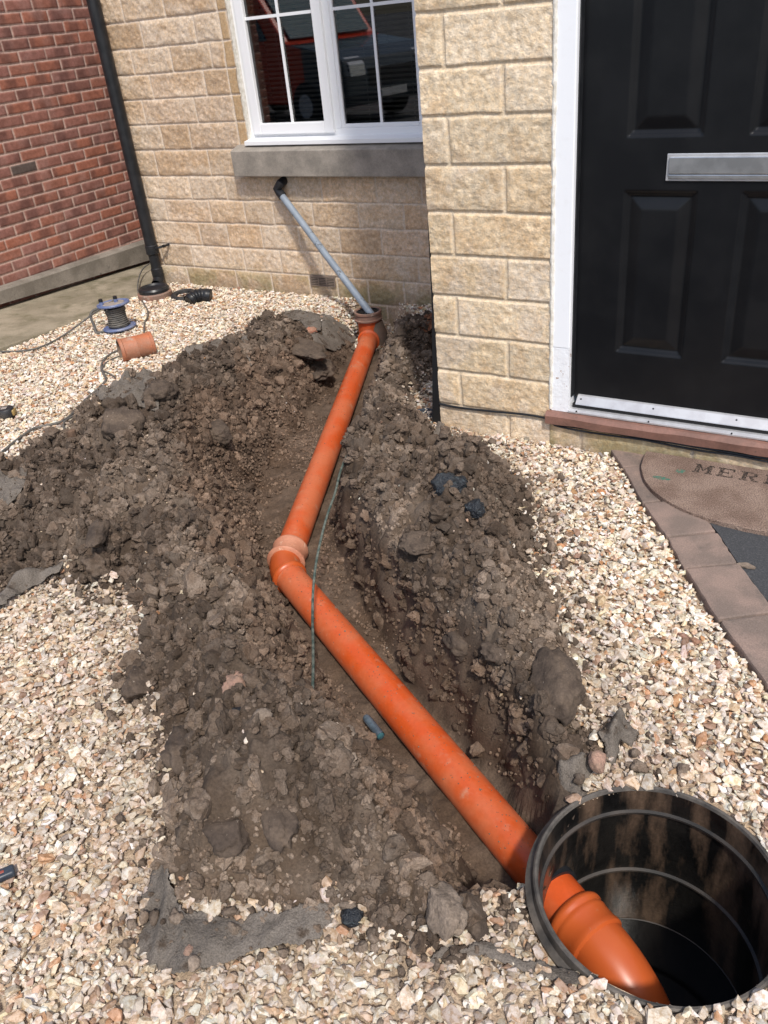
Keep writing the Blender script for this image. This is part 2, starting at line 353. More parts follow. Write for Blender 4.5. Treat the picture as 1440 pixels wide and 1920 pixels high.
# body of the bay behind its face
mb=MB(); mb.box((-1.543,YB+.004,-.35),(-1.056,YM+.02,2.36)); mb.box((-1.545,YB,2.361),(.9,YM+.3,4.7)); mb.box((-1.056,YB+.12,-.35),(.9,YB+.3,.09)); mb.box((-1.056,YB+.14,2.03),(.9,YM,2.36)); mb.box((-.07,YB+.01,-.35),(.9,YM,2.36)); mb.build('bay_core',M['caulk'],house)  # tall upper box is unseen, added so the bay's shadow covers the main wall
# main wall
km=YM/4.05
mrow=[1.5+(z-1.5)*km for z in (1.574,1.437,1.303,1.167,1.027,.881,.73,.591,.452,.304,.160,.014)]
mrow=sorted(mrow+[mrow[0]+.15*i for i in range(1,6)]+[mrow[-1]-.15])
PJ={ # bed rows measured in the photograph: pixel joints, grouped by course from the top
 0:[(230,20),(308,15)],1:[(267,65),(367,60)],2:[(250,120),(322,110),(395,97)],3:[(285,165),(385,155)],4:[(272,215),(368,205)],5:[(305,262),(357,255)],
 6:[(293,305),(392,300)],7:[(357,350),(423,345),(603,357),(706,360),(791,362)],8:[(312,395),(395,395),(460,400),(513,400),(588,405),(674,410),(758,412)],
 9:[(377,440),(428,440),(492,445),(562,447),(638,450),(716,455)],10:[(362,480),(458,483),(527,490),(606,500),(661,505),(785,512)],
 11:[(353,515),(446,530),(512,535),(583,540),(635,545),(692,550)],12:[(350,552),(544,565),(729,600)]}
mj={}
for k,L_ in PJ.items():
    for q in L_:
        p=atY(*q,YM); r_=int(np.searchsorted(mrow,p[2])); mj.setdefault(r_,[]).append(p[0])
def mjoint(k):
    js=list(mj.get(k,[])); rn=random.Random(k*31+5)
    if not js: js=[-4.5+rn.random()*.3]
    js=sorted(js)
    x=js[0]
    while x-.36>-4.65: x-=rn.choice((.24,.3,.42)); js.append(x)
    x=max(js)
    z=mrow[k-1] if 0<k<=len(mrow) else 0
    while x+.34<-1.5: x+=rn.choice((.26,.3,.42)); js.append(x)
    if z>.8: js=[j for j in js if not -3.74<j<-3.64]+[-3.67]
    return js
WX0,WX1,WZ0,WZ1=-3.60,-2.33,.875,2.1
XL=-4.70
wall_grid('main_wall',(0,YM,0),(1,0,0),(0,-1,0),(XL,-1.54),(-.35,2.36),.0055,mrow,mjoint,.010,house,M['wall'],PALM,(.62,.54,.46),.012,holes=[(WX0,WX1,WZ0,WZ1)],smoothreg=[(-3.67,-3.60,.87,2.2)],colfn=stonecol(True))
mb=MB()  # wall thickness round the window and the gable return
mb.box((XL,YM,2.361),(-1.546,YM+.3,4.7)); mb.box((XL,YM+.004,-.35),(WX0,YM+.3,2.36)); mb.box((WX1,YM+.004,-.35),(-1.54,YM+.3,2.36)); mb.box((WX0,YM+.004,-.35),(WX1,YM+.3,WZ0)); mb.box((WX0,YM+.004,WZ1),(WX1,YM+.3,2.36))
mb.build('wall_core',M['caulk'],house)
mb=MB(); mb.box((XL+.01,YM+.3,-.35),(XL+.3,9,2.36)); mb.build('side_wall',M['caulk'],house)
# dark room behind the window
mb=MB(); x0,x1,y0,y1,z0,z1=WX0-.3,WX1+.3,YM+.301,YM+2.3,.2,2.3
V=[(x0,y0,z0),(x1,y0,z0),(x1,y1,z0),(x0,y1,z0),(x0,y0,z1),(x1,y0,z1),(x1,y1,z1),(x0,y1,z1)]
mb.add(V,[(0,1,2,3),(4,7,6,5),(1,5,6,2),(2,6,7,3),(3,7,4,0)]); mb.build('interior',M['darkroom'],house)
# ---- window
win=empty('window',(0,0,0),None,None); win.parent=house; win.location=(0,0,0); win.location=Vector((-2.97,YM,.9))-Vector(house.location)
YW=4.36
def rect_frame(mb,x0,x1,z0,z1,t,y0,y1,bt=None):
    bt=bt or t
    for a,b in (((x0,y0,z0),(x0+t,y1,z1)),((x1-t,y0,z0),(x1,y1,z1)),((x0+t,y0,z0),(x1-t,y1,z0+bt)),((x0+t,y0,z1-t),(x1-t,y1,z1))): mb.box(a,b)
mb=MB(); rect_frame(mb,-3.6,-2.34,.885,2.09,.05,YW,YW+.07); mb.box((-2.985,YW,.935),(-2.925,YW+.07,2.04)); mb.build('window_frame',M['upvc'],win,bevel=.004)
mb=MB(); rect_frame(mb,-3.565,-2.968,.915,2.06,.062,YW-.022,YW+.02); mb.build('casement',M['upvc'],win,bevel=.006)
mb=MB(); rect_frame(mb,-2.925,-2.39,.935,2.04,.022,YW+.004,YW+.02); mb.build('glazing_bead',M['upvc'],win,bevel=.004)
def bars(name,x,z,x0,x1,z0,z1,Y):
    mb=MB(); mb.box((x-.008,Y,z0),(x+.008,Y+.008,z1)); mb.box((x0,Y+.0005,z-.008),(x-.008,Y+.0075,z+.008)); mb.box((x+.008,Y+.0005,z-.008),(x1,Y+.0075,z+.008)); mb.build(name,M['upvc'],win)
bars('glazing_bar',-3.268,1.527,-3.503,-3.03,.977,1.998,YW-.008)
bars('glazing_bar',-2.655,1.527,-2.903,-2.412,.957,2.018,YW+.006)
mb=MB(); mb.add([(-3.503,YW+.003,.977),(-3.03,YW+.003,.977),(-3.03,YW+.003,1.998),(-3.503,YW+.003,1.998)],[(0,1,2,3)]); mb.build('pane',M['glass'],win)
mb=MB(); mb.add([(-2.903,YW+.017,.957),(-2.412,YW+.017,.957),(-2.412,YW+.017,2.018),(-2.903,YW+.017,2.018)],[(0,1,2,3)]); mb.build('pane',M['glass'],win)
mb=MB(); mb.extr([(YM-.045,.864),(YM-.045,.888),(YW+.03,.903),(YW+.03,.867)],-3.60,-2.3); mb.build('plastic_cill',M['upvc'],win,bevel=.003)
mb=MB(); mb.extr([(YM-.085,.693),(YM-.085,.838),(YM+.0,.866),(YM+.02,.866),(YM+.02,.693)],-3.69,-2.1); mb.build('stone_sill',M['sillstone'],win,bevel=.004)
mb=MB()
for i in range(44): 
    z=.95+i*.0255; c=Vector((0,YW+.12,z)); rot=Matrix.Rotation(R(-32),3,'X'); mb.box((-3.55,-.0125,-.0006),(-2.36,.0125,.0006),rot,c)
for x in (-3.4,-3.1,-2.8,-2.5): mb.box((x,YW+.117,.94),(x+.002,YW+.119,2.08))
bl=mb.build('venetian_blind',M['blind']); tag(bl,'closed dark horizontal slat blind hanging behind the white window panes','blind')
# ---- door
door=empty('front_door',(0,0,0),None,None); door.parent=house; door.location=Vector((-.52,YB,.1))-Vector(house.location)
YD=2.868
def door_leaf():
    x0,x1,z0,z1=-.978,-.072,.15,2.03; res=.0042; nu=int((x1-x0)/res)+1; nv=int((z1-z0)/res)+1
    X,Z=np.meshgrid(np.linspace(x0,x1,nu),np.linspace(z0,z1,nv),indexing='ij'); h=np.zeros(X.shape)
    for (a,b,c,d) in ((-.827,-.592,.35,.912),(-.458,-.223,.35,.912),(-.827,-.592,1.075,1.9),(-.458,-.223,1.075,1.9)):
        e=np.minimum(np.minimum(X-a,b-X),np.minimum(Z-c,d-Z))
        p=np.interp(e,[0,.006,.012,.016,.022,.052,.06],[0,.007,.007,.013,.013,.003,.001]); h=np.where(e>0,p,h)
    grain=(fbm(X*14,Z*1.2,8,3,4)-.5)*.0004
    P=np.stack([X,YD+h+grain,Z],-1); idx=np.arange(nu*nv).reshape(nu,nv); q=np.stack([idx[:-1,:-1],idx[1:,:-1],idx[1:,1:],idx[:-1,1:]],-1).reshape(-1,4)
    me=npmesh('door_leaf',P.reshape(-1,3),q); o=link('door_leaf',me,M['doorblk'],door,True); return o
door_leaf()
mb=MB(); mb.box((-.978,YD+.016,.15),(-.072,YD+.05,2.03)); mb.build('door_back',M['doorblk'],door)
mb=MB(); rect=((-1.052,YB-.004,.36),(-.984,YD+.03,2.1)); mb.box(*rect); mb.box((-.066,YB-.004,.112),(.0,YD+.03,2.1)); mb.box((-.984,YB-.003,2.035),(-.066,YD+.03,2.1)); mb.build('door_frame',M['paint'],door,bevel=.005)
mb=MB(); mb.box((-.9838,YD-.03,.16),(-.9788,YD+.02,2.03)); mb.build('weather_seal',M['blackpl'],door)
mb=MB(); mb.box((-1.052,YB-.004,.104),(-.984,YD+.03,.36)); mb.build('frame_foot',M['chip'],door)
# caulk bead
P_=[];r_=[]
for i in range(150):
    z=.11+i*.015; P_.append((-1.055+random.uniform(-.0015,.0015),YB-.003,z)); r_.append(random.uniform(.0065,.0095))
TUBE('sealant_bead',P_,r_,M['caulk'],door,seg=8)
# letter plate
lp=MB(); lp.box((-.695,YD-.006,.944),(-.36,YD-.0005,1.026)); lpo=lp.build('letter_plate',M['alum'],door,bevel=.0025)
mb=MB(); mb.box((-.686,YD-.0125,.966),(-.369,YD-.006,1.016)); mb.box((-.686,YD-.0095,.9505),(-.369,YD-.006,.9635)); mb.build('flap',M['alu'],lpo,bevel=.002)
# threshold
mb=MB(); mb.extr([(YD-.001,.164),(YD-.001,.134),(YD-.038,.134),(YD-.036,.138),(YD-.010,.161)],-.962,.0); mb.build('rain_deflector',M['alum'],door,bevel=.0015)
mb=MB(); mb.extr([(YD+.03,.118),(YD+.03,.1045),(YB-.008,.1045),(YB-.008,.111),(YB+.004,.118)],-.983,.0); mb.build('threshold_strip',M['alum'],door,bevel=.001)
for x in (-.945,-.67,-.38,-.13):
    TUBE('screw',[(x,YD-.0165,.150),(x,YD-.022,.152)],.0035,M['blackpl'],door,8); TUBE('screw',[(x-.005,YB-.006,.1145),(x-.005,YB-.0095,.1145)],.003,M['blackpl'],door,8)

mb=MB(); mb.box((-.975,YD-.031,.1185),(.0,YD-.001,.1335)); mb.build('gap_shade',M['grate'],door)  # solid black strip standing in for the shade inside the slot
# red timber sill
mb=MB(); nx=60; prof=[(YB-.030,.056),(YB-.034,.088),(YB-.022,.102),(YD+.02,.1035),(YD+.02,.06),(YB-.02,.06)]
V=[];F=[]
for i in range(nx+1):
    x=-1.068+i*(1.3/nx)
    for j,(y,z) in enumerate(prof): 
        k=(mnoise.noise(Vector((x*9,j*1.3,0)))*.0045) if j<3 or j==5 else 0
        V.append((x,y+k,z+k*.8))
n=len(prof)
for i in range(nx):
    for j in range(n): F.append((i*n+j,(i+1)*n+j,(i+1)*n+(j+1)%n,i*n+(j+1)%n))
F.append(tuple(range(n))); F.append(tuple(range(nx*n,nx*n+n)))
mb.add(V,F); mb.build('timber_sill',M['redsill'],door)
# ---- air vent
vn=MB(); a=atY(583,517,YM); b=atY(632,541,YM); 
vx0,vx1=a[0],b[0]; vz0,vz1=b[2]+.012,b[2]+.078
vn.box((vx0,YM-.016,vz0),(vx1,YM-.004,vz0+.006)); vn.box((vx0,YM-.016,vz1-.006),(vx1,YM-.004,vz1))
for t in (0,.33,.66,1): x=vx0+(vx1-vx0-.006)*t; vn.box((x,YM-.0165,vz0+.006),(x+.006,YM-.004,vz1-.006))
for i in range(5): z=vz0+.0115+i*.0105; vn.box((vx0+.006,YM-.0155,z),(vx1-.006,YM-.005,z+.005))
vo=vn.build('air_vent',M['vent'],house)
mb=MB(); mb.box((vx0,YM-.0035,vz0),(vx1,YM-.0135+.012,vz1)); mb.box((vx0+.001,YM-.0095,vz0+.001),(vx1-.001,YM-.0075,vz1-.001)); mb.build('vent_back',M['grate'],vo)
# ---- downpipe
YP=YM-.065
p0=atY(180,40,YP); p1=atY(288,467,YP); xs=(p0[0]+p1[0])/2
dp=TUBE('downpipe',[(xs,YP,p1[2]+.02),(xs,YP,2.36)],.041,M['blackpl'],house,seg=24)
zt=p1[2]; zb=atY(300,535,YP)[2]
TUBE('pipe_joint',[(xs,YP,zt+.03),(xs,YP,zt+.025),(xs,YP,zt-.03),(xs,YP,zt-.035)],[.041,.046,.046,.041],M['blackpl'],dp,seg=24)
TUBE('lower_pipe',[(xs,YP,zt-.03),(xs,YP,zb+.1)],.036,M['blackpl'],dp,seg=24)
TUBE('shoe',[(xs,YP,zb+.13),(xs,YP,zb+.125),(xs,YP,zb+.075),(xs+.004,YP-.006,zb+.05),(xs+.014,YP-.03,zb+.03),(xs+.02,YP-.05,zb+.02)],[.037,.042,.042,.04,.04,.041],M['blackpl'],dp,seg=24,cap=False)
mb=MB(); mb.box((xs+.03,YP-.012,zt-.008),(xs+.125,YP-.007,zt+.012),Matrix.Rotation(R(18),3,'Y'),(0,0,0)) if False else mb.add(*tube([(xs+.02,YP-.01,zt),(xs+.07,YP+.0,zt+.012),(xs+.115,YP+.03,zt+.022),(xs+.118,YM-.005,zt+.022)],.008,8)); mb.add(*tube([(xs+.112,YP+.02,zt+.022),(xs+.112,YP+.005,zt+.022)],.011,10)); mb.build('bracket',M['blackpl'],dp)
# ================================================================== RED BRICK BUILDING
XR=-5.46
rb=empty('brick_building',(XR,3.4,0),'red brick building side wall with dark kiln-marked bricks across the concrete path','building')
def brcol(U,V,c,tt,blk,sm,e):
    n=fbm(U,V,20,3,2); band=.5+.5*np.cos((U*9.2+tt[...,1]*6.28)*3.1); k=(tt[...,2]>.35)*sstep(.35,.9,band)*.5
    c=c*(.8+.4*n)[...,None]; c=c*(1-k[...,None])+np.array([.09,.045,.04])*k[...,None]
    g=(tt[...,3]>.985); c[g]=np.array([.11,.085,.075]); pale=(sstep(.5,.8,fbm(U,V,9,3,7))*.32)[...,None]; c=c*(1-pale)+np.array([.36,.22,.19])*pale
    return c
rr=[-.16+i*.0752 for i in range(34)]
# note v offset so that bed joints fall as photographed
wall_grid('brick_face',(XR,0,0),(0,1,0),(1,0,0),(1.8,7.4),(-.2,2.3),.0075,rr,lambda k:[1.8+(k%2)*.1125+i*.225 for i in range(26)],.0105,rb,M['brick'],[(.31,.13,.09),(.29,.13,.10),(.33,.13,.085),(.28,.13,.105),(.25,.115,.09)],(.46,.33,.28),.003,colfn=brcol)
mb=MB(); mb.box((XR-.3,1.81,-.2),(XR-.003,7.4,2.3)); mb.build('brick_core',M['brick'],rb)
setcol(bpy.data.objects['brick_core'].data,np.tile([.26,.09,.06],(8,1)))
# weathered beam at the foot of it
mb=MB(); n=40; V=[];F=[]
for i in range(n+1):
    y=1.6+i*(5.6/n); z0=-.016-.058*(y-3.4); z1=.082-.022*(y-3.4); j=.003*math.sin(y*7)+.002*math.sin(y*23)
    for (x,z) in ((XR+.012,z0),(XR+.085,z0+.004),(XR+.088+j,z1-.012),(XR+.072,z1+j),(XR+.012,z1+.006)): V.append((x,y,z))
for i in range(n):
    for j in range(5): F.append((i*5+j,(i+1)*5+j,(i+1)*5+(j+1)%5,i*5+(j+1)%5))
F+= [tuple(range(5)),tuple(range(n*5,n*5+5))]
beam=mb.add(V,F).build('timber_beam',M['wood']); tag(beam,'long weathered grey beam running along the foot of the red brick wall','beam')
# ================================================================== GROUND FIELD
SOIL_PX=[(-60,905),(0,880),(60,872),(105,850),(130,812),(165,775),(190,768),(250,742),(300,718),(345,692),(390,684),(445,668),(455,628),(500,603),(545,596),(610,603),(655,610),(690,598),(735,600),(765,606),(800,600),(826,600),
 (830,690),(800,705),(762,742),(757,768),(800,800),(834,822),(870,832),(922,860),(968,900),(998,940),(988,985),(1015,1030),(1008,1070),(1045,1130),(1058,1180),(1085,1240),(1092,1300),(1080,1345),(1110,1385),(1150,1400),(1130,1440),(1085,1460),(1090,1495),(1050,1530),(1010,1590),(985,1650),(955,1690),(915,1700),(890,1735),(845,1775),(775,1795),(745,1770),(700,1745),(660,1712),(600,1700),(520,1706),(440,1712),(350,1715),(318,1680),(296,1620),(300,1560),(312,1480),(316,1410),(292,1345),(268,1315),(235,1302),(238,1268),(272,1235),(268,1170),(262,1130),(230,1098),(190,1120),(150,1108),(110,1075),(60,1075),(0,1095),(-80,1120)]
FL_PX=[(668,640),(640,700),(618,738),(572,795),(520,848),(490,902),(484,950),(495,1010),(498,1060),(520,1115),(556,1175),(584,1225),(598,1266),(632,1326),(656,1358),(692,1405),(737,1460),(792,1527),(850,1590),(892,1642),(916,1696),(990,1690),(1010,1610),(1000,1574),(952,1506),(882,1421),(814,1341),(750,1262),(705,1180),(655,1100),(632,1030),(636,970),(664,880),(699,790),(724,710),(752,655),(772,640),(735,620),(700,618)]
soil_poly=[at(*q,.02)[:2] for q in SOIL_PX]; fl_poly=[atZ(*q,-.245)[:2] for q in FL_PX]
GX0,GX1,GY0,GY1=-4.54,.75,.1,4.33; RES=.0068
nx=int((GX1-GX0)/RES)+1; ny=int((GY1-GY0)/RES)+1
gx=np.linspace(GX0,GX1,nx); gy=np.linspace(GY0,GY1,ny); X,Y=np.meshgrid(gx,gy,indexing='ij')
wx=(fbm(X,Y,7,4,21)-.5)*.05; wy=(fbm(X,Y,7,4,22)-.5)*.05
ds=sdist(soil_poly,X+wx,Y+wy); dF=-sdist(fl_poly,X+(fbm(X,Y,5,2,23)-.5)*.05,Y+(fbm(X,Y,5,2,24)-.5)*.05)
Z0=gz(X,Y)
CHC=np.array([-.164,1.052]); CHR=.236
rc=np.hypot(X-CHC[0],Y-CHC[1])
SCRAPS=[
([(288,1622),(312,1625),(325,1668),(345,1712),(372,1700),(400,1712),(455,1712),(520,1702),(560,1692),(600,1682),(628,1690),(632,1708),(618,1735),(588,1762),(560,1772),(520,1775),(470,1782),(430,1800),(395,1812),(330,1828),(288,1818),(262,1798),(250,1770),(248,1740),(256,1700)],'large torn grey weed membrane sheet at the near end of the soil heap',dict(zip(('off','amp','seed'),(.024,.014,3,)),folds=[((325,1640),(300,1790),.018,.012),((345,1712),(352,1770),.012,.009)])),
([(0,1085),(30,1058),(70,1042),(100,1040),(116,1052),(108,1068),(80,1078),(52,1090),(30,1100),(10,1128),(-20,1140),(-60,1130),(-60,1100)],'curled grey membrane strip on gravel at the left picture edge',dict(zip(('off','amp','seed'),(.05,.02,8,)),folds=[((0,1090),(110,1050),.03,.02)])),
([(165,768),(200,752),(235,735),(280,718),(300,722),(290,745),(250,762),(215,772),(180,778)],'smooth grey membrane flap on top of the left soil heap',dict(zip(('off','amp','seed'),(.04,.008,12,)),folds=())),
([(335,662),(365,648),(395,632),(430,628),(462,630),(470,650),(466,668),(445,660),(420,655),(380,664),(350,668)],'narrow grey membrane tongue lying on gravel left of the heap',dict(zip(('off','amp','seed'),(.02,.01,15,)),folds=[((340,662),(465,650),.02,.014)])),
([(512,598),(528,582),(560,578),(602,586),(602,612),(586,620),(570,612),(560,600),(530,602)],'dark grey membrane patch nearest the wall behind the heap',dict(zip(('off','amp','seed'),(.03,.006,18,)),folds=())),
([(600,586),(630,588),(660,602),(668,618),(664,632),(640,636),(615,644),(590,640),(582,626),(603,615)],'grey membrane sheet tucked against the gully collar',dict(zip(('off','amp','seed'),(.03,.006,21,)),folds=())),
([(1038,1445),(1055,1425),(1080,1412),(1110,1410),(1140,1415),(1135,1440),(1112,1450),(1105,1470),(1095,1488),(1075,1480),(1055,1462),(1040,1468)],'muddy membrane flap hanging over the trench edge by the black chamber',dict(zip(('off','amp','seed'),(.02,.018,24,)),folds=[((1050,1450),(1100,1430),.02,.02)])),
([(1115,1385),(1140,1360),(1162,1345),(1180,1372),(1200,1380),(1185,1395),(1160,1392),(1152,1425),(1140,1430),(1130,1400)],'crumpled membrane corner standing up behind the stone-topped flap',dict(zip(('off','amp','seed'),(.03,.03,27,)),folds=[((1160,1350),(1145,1425),.03,.012)])),
([(790,1800),(800,1782),(830,1772),(870,1778),(900,1762),(930,1765),(955,1790),(1000,1800),(1060,1822),(1100,1836),(1090,1846),(1040,1836),(980,1820),(930,1800),(900,1790),(860,1796),(820,1800),(800,1815)],'long thin membrane strip half under gravel below the black chamber',dict(zip(('off','amp','seed'),(.024,.012,30,)),folds=())),
([(815,800),(826,775),(834,800),(840,828),(828,838),(812,822)],'scrap of grey membrane at the foot of the black corner strip',dict(zip(('off','amp','seed'),(.03,.01,33,)),folds=())),
([(-5,910),(20,895),(50,885),(58,898),(40,915),(10,940),(-20,950)],'grey membrane edge showing under soil at the left picture edge',dict(zip(('off','amp','seed'),(.03,.008,36,)),folds=())),
]
CL=[(1040,1288,104,104,'clay','biggest dark clay clod at the right edge of the heap near the gravel',.3,.75,.0),
(830,1705,84,74,'claydry','pale dry clod sitting on dark soil left of the black chamber',.3,.7,.2),
(262,1284,62,56,'clay','dark knobbly clod resting on the gravel at the heap left edge',.4,.8,.1),
(552,1294,56,40,'clay','smooth dark clod beside the lower end of the green wire',.3,.5,.3),
(570,655,76,80,'clay','large smooth slab of clay beside the grey membrane near the gully',.25,.4,.4),
(598,690,60,62,'clay','smooth clay slab dipping into the trench below the gully membrane',.2,.4,.1),
(282,1138,52,96,'clay','upright pointed clay slab at the inner corner of the left gravel',.2,.5,.1),
(345,980,66,52,'clay','flat dark clay plate with two pale pebbles on the left heap',.25,.35,.2),
(181,1004,40,66,'clay','narrow clay block on the left heap above the curled membrane',.3,.6,.0),
(790,1016,86,52,'clay','flattened grey smear of clay below the black bitumen lumps',.2,.25,-.1),
(225,795,96,52,'clay','broad flat-faced clod topping the left end of the heap',.3,.6,.1),
(345,1412,80,84,'clay','squarish clay clod at the left edge above the big membrane',.25,.6,.2),
(430,1562,104,70,'clay','broad flat-topped clay clod split by a crack above the big membrane',.25,.45,-.2),
(520,1540,70,84,'clay','dark clay clod right of the cracked flat-topped clod',.2,.5,.3),
(862,1200,66,62,'clay','rounded clod midway along the right bank beyond the lower pipe',.3,.6,.1),
(925,1225,44,40,'clay','small round clod between the rounded clod and the biggest dark clod',.3,.6,.5),
(640,1372,50,36,'claydry','pale clod on the trench edge just left of the glass tube',.3,.5,.2),
(885,1720,70,60,'clay','crumbly clod tucked behind the pale dry clod',.1,.5,.4),
(300,690+45,70,40,'clay','low clod near the crest of the left heap',.2,.5,.1),
(410,812,66,60,'clay','dark clod in the middle of the left heap above the trench bend',.2,.5,.0)]

EXCL=[([at(*q,.07)[:2] for q in P_],P_) for P_,l_,k_ in SCRAPS]
EXC_C=[(at(c[0],c[1],.07)[:2],c[2]*.5,c) for c in CL]+[(at(px,py,.07)[:2],w*.5,None) for px,py,w in ((443,1290,50),(406,1372,24),(470,1340,84),(842,915,72),(891,955,40),(938,1013,34),(840,962,46))]
EXM=np.zeros(X.shape)
for pl,_ in EXCL:
    xs_=[p[0] for p in pl]; ys_=[p[1] for p in pl]; mm=(X>min(xs_)-.05)&(X<max(xs_)+.05)&(Y>min(ys_)-.05)&(Y<max(ys_)+.05)
    EXM[mm]=np.maximum(EXM[mm],sstep(-.02,.012,sdist(pl,X[mm],Y[mm])))
EXF=EXM.copy()
for c,r,_ in EXC_C:
    rad=r/FPX*math.hypot(math.hypot(c[0],c[1]),1.45); EXM=np.maximum(EXM,1-sstep(rad*.5,rad*.8,np.hypot(X-c[0],Y-c[1])))
# spoil height
big=fbm(X,Y,3.2,3,31)
H=.065+.12*big
for (px,py,rad,amp) in ((330,790,.4,.08),(560,680,.25,.04),(380,1130,.32,.04),(420,1480,.28,.075),(500,1590,.22,.06),(560,1400,.16,.03),(880,1000,.3,.035),(960,1150,.25,.03),(240,900,.35,.03),(600,605,.22,-.11),(535,595,.2,-.07)):
    c=at(px,py,.08); H=H+amp*np.exp(-((X-c[0])**2+(Y-c[1])**2)/rad**2)
edge=np.minimum(sstep(-.01,.20,ds),1.); lip=.35+.65*sstep(.03,.18,dF)
nearch=sstep(.0,.22,rc-CHR)
H=np.maximum(H,.02)
heap=H*edge*(.35+.65*lip)*(.15+.85*nearch)
# keep the soil below the stonework and low by the gully
bumps=(fbm(X,Y,11,4,41)-.5)*.075+(fbm(X,Y,38,3,43)-.5)*.02
# cracked clods: cellular lumps
def cells(X,Y,f,s):
    xi=np.floor(X*f).astype(int); yi=np.floor(Y*f).astype(int); b=np.full(X.shape,9.); hv=np.zeros(X.shape)
    for dx in(-1,0,1):
        for dy in(-1,0,1):
            a=_lat[(xi+dx+s)&255,(yi+dy+3*s)&255]; c=_lat[(xi+dx+5*s)&255,(yi+dy+7*s)&255]
            d=np.hypot(xi+dx+a-X*f,yi+dy+c-Y*f); m=d<b; b=np.where(m,d,b); hv=np.where(m,_lat[(xi+dx+11*s)&255,(yi+dy+s)&255],hv)
    return b,hv
c1,h1=cells(X+wx*.5,Y+wy*.5,13,3); c2,h2=cells(X+wx*.3,Y+wy*.3,34,5)
lump=(1-sstep(.25,.8,c1))*h1*.06+(1-sstep(.2,.8,c2))*h2*.026
soilm=sstep(-.015,.02,ds)
Zt=Z0+heap+soilm*(bumps*.8+lump)*(.35+.65*lip)*(1-.6*EXF)-.012*EXF*soilm
floor=-.246+.010*(Y-1.1); floor=np.minimum(floor,-.222)
floor=floor+(fbm(X,Y,7,4,51)-.5)*.045+(fbm(X,Y,40,3,52)-.5)*.016
E0=atZ(531,1068,-.19); L0=atZ(978,1600,-.222); T0=atZ(692,636,-.175)
def segd(a,b,x,y):
    ex,ey=b[0]-a[0],b[1]-a[1]; t=np.clip(((x-a[0])*ex+(y-a[1])*ey)/(ex*ex+ey*ey),0,1); return np.hypot(x-a[0]-t*ex,y-a[1]-t*ey)
da=np.minimum(segd(E0,L0,X,Y),segd(E0,T0+(T0-E0)*.05,X,Y))
def sgn(a,b): 
    f=lambda x,y:(x-a[0])*(b[1]-a[1])-(y-a[1])*(b[0]-a[0]); k=f(E0[0]-1.,E0[1]-.1); return f(X,Y)*np.sign(k)>0
dl,du=segd(E0,L0,X,Y),segd(E0,T0,X,Y)
left=np.where(dl<du,sgn(E0,L0),sgn(E0,T0)); low=dl<du
slope=np.where(left,np.where(low,1.9,1.55),np.where(low,4.4,4.4))*(.8+.4*fbm(X,Y,4,1,63))
dG=np.maximum(dF+(fbm(X,Y,7,2,61)-.5)*.03*sstep(0,.04,dF),0)
Zb=floor+slope*dG
Zb=np.where(da<.066,np.minimum(Zb,floor),Zb)+0*X
k_=np.where(left,.03,.045); hh=np.clip(.5+.5*(Zt-Zb)/k_,0,1); Z=Zt*(1-hh)+Zb*hh-k_*hh*(1-hh)
dep=np.clip(Zt-Zb,-1,1); dt=dep*.6-np.where(left,np.where(low,.13,.12),.06); tw=sstep(-.01,.05,dep)
sec=((X-CHC[0])*(-.926)+(Y-CHC[1])*(-.378))/np.maximum(rc,1e-3)
Z=np.where(rc<CHR+.05,np.minimum(Z,-.006-.05*sstep(.55,.8,sec)),Z)
# colours
dry=sstep(.4,.62,fbm(X,Y,5,4,71))*.75+.3*fbm(X,Y,30,3,72); 
cs=np.array([.069,.052,.040])[None,None]*(1-dry[...,None])+np.array([.147,.115,.090])[None,None]*dry[...,None]
damp=np.array([.094,.066,.048]); tk=(tw*.92)[...,None]; cs=cs*(1-tk)+damp*(.8+.5*fbm(X,Y,22,4,73))[...,None]*tk
fl=(tw>.9)&(np.abs(fbm(X,Y,3,2,74)-.5)>.05)
cs=np.where(fl[...,None],cs*1.12,cs)
idx=np.arange(nx*ny).reshape(nx,ny); q=np.stack([idx[:-1,:-1],idx[1:,:-1],idx[1:,1:],idx[:-1,1:]],-1).reshape(-1,4)
fc=lambda A:(A[:-1,:-1]).ravel()
PAVL=[(1143,843),(1168,880),(1205,947),(1250,1010),(1283,1070),(1348,1167),(1440,1290),(1520,1400)]
pav_out=[at(*p,.02)[:2] for p in PAVL]
for _ in range(4): pav_out.append(pav_out[-1]+(pav_out[-1]-pav_out[-3])*.5*np.array([.9,1.]))
hole=fc(rc)<CHR-.006
soilf=(fc(ds)>.004)&~hole; trf=(fc(dep)>.012)&soilf
_l3=rng.random((64,64,64)).astype(np.float32)
def vn3(x,y,z):
    xi,yi,zi=[np.floor(v).astype(int) for v in (x,y,z)]; fx,fy,fz=x-xi,y-yi,z-zi; fx,fy,fz=[f*f*(3-2*f) for f in (fx,fy,fz)]
    g=lambda i,j,k:_l3[(xi+i)&63,(yi+j)&63,(zi+k)&63]
    return (((g(0,0,0)*(1-fx)+g(1,0,0)*fx)*(1-fy)+(g(0,1,0)*(1-fx)+g(1,1,0)*fx)*fy)*(1-fz)+((g(0,0,1)*(1-fx)+g(1,0,1)*fx)*(1-fy)+(g(0,1,1)*(1-fx)+g(1,1,1)*fx)*fy)*fz)-.5
wk=tw*sstep(-.01,.03,dG)*(da>.075)
def f3(o,f): return vn3(X*f+o,Y*f+o,Z*f-o)+.5*vn3(X*f*2.3+o,Y*f*2.3,Z*f*2.3)+.3*vn3(X*f*5,Y*f*5+o,Z*f*5)
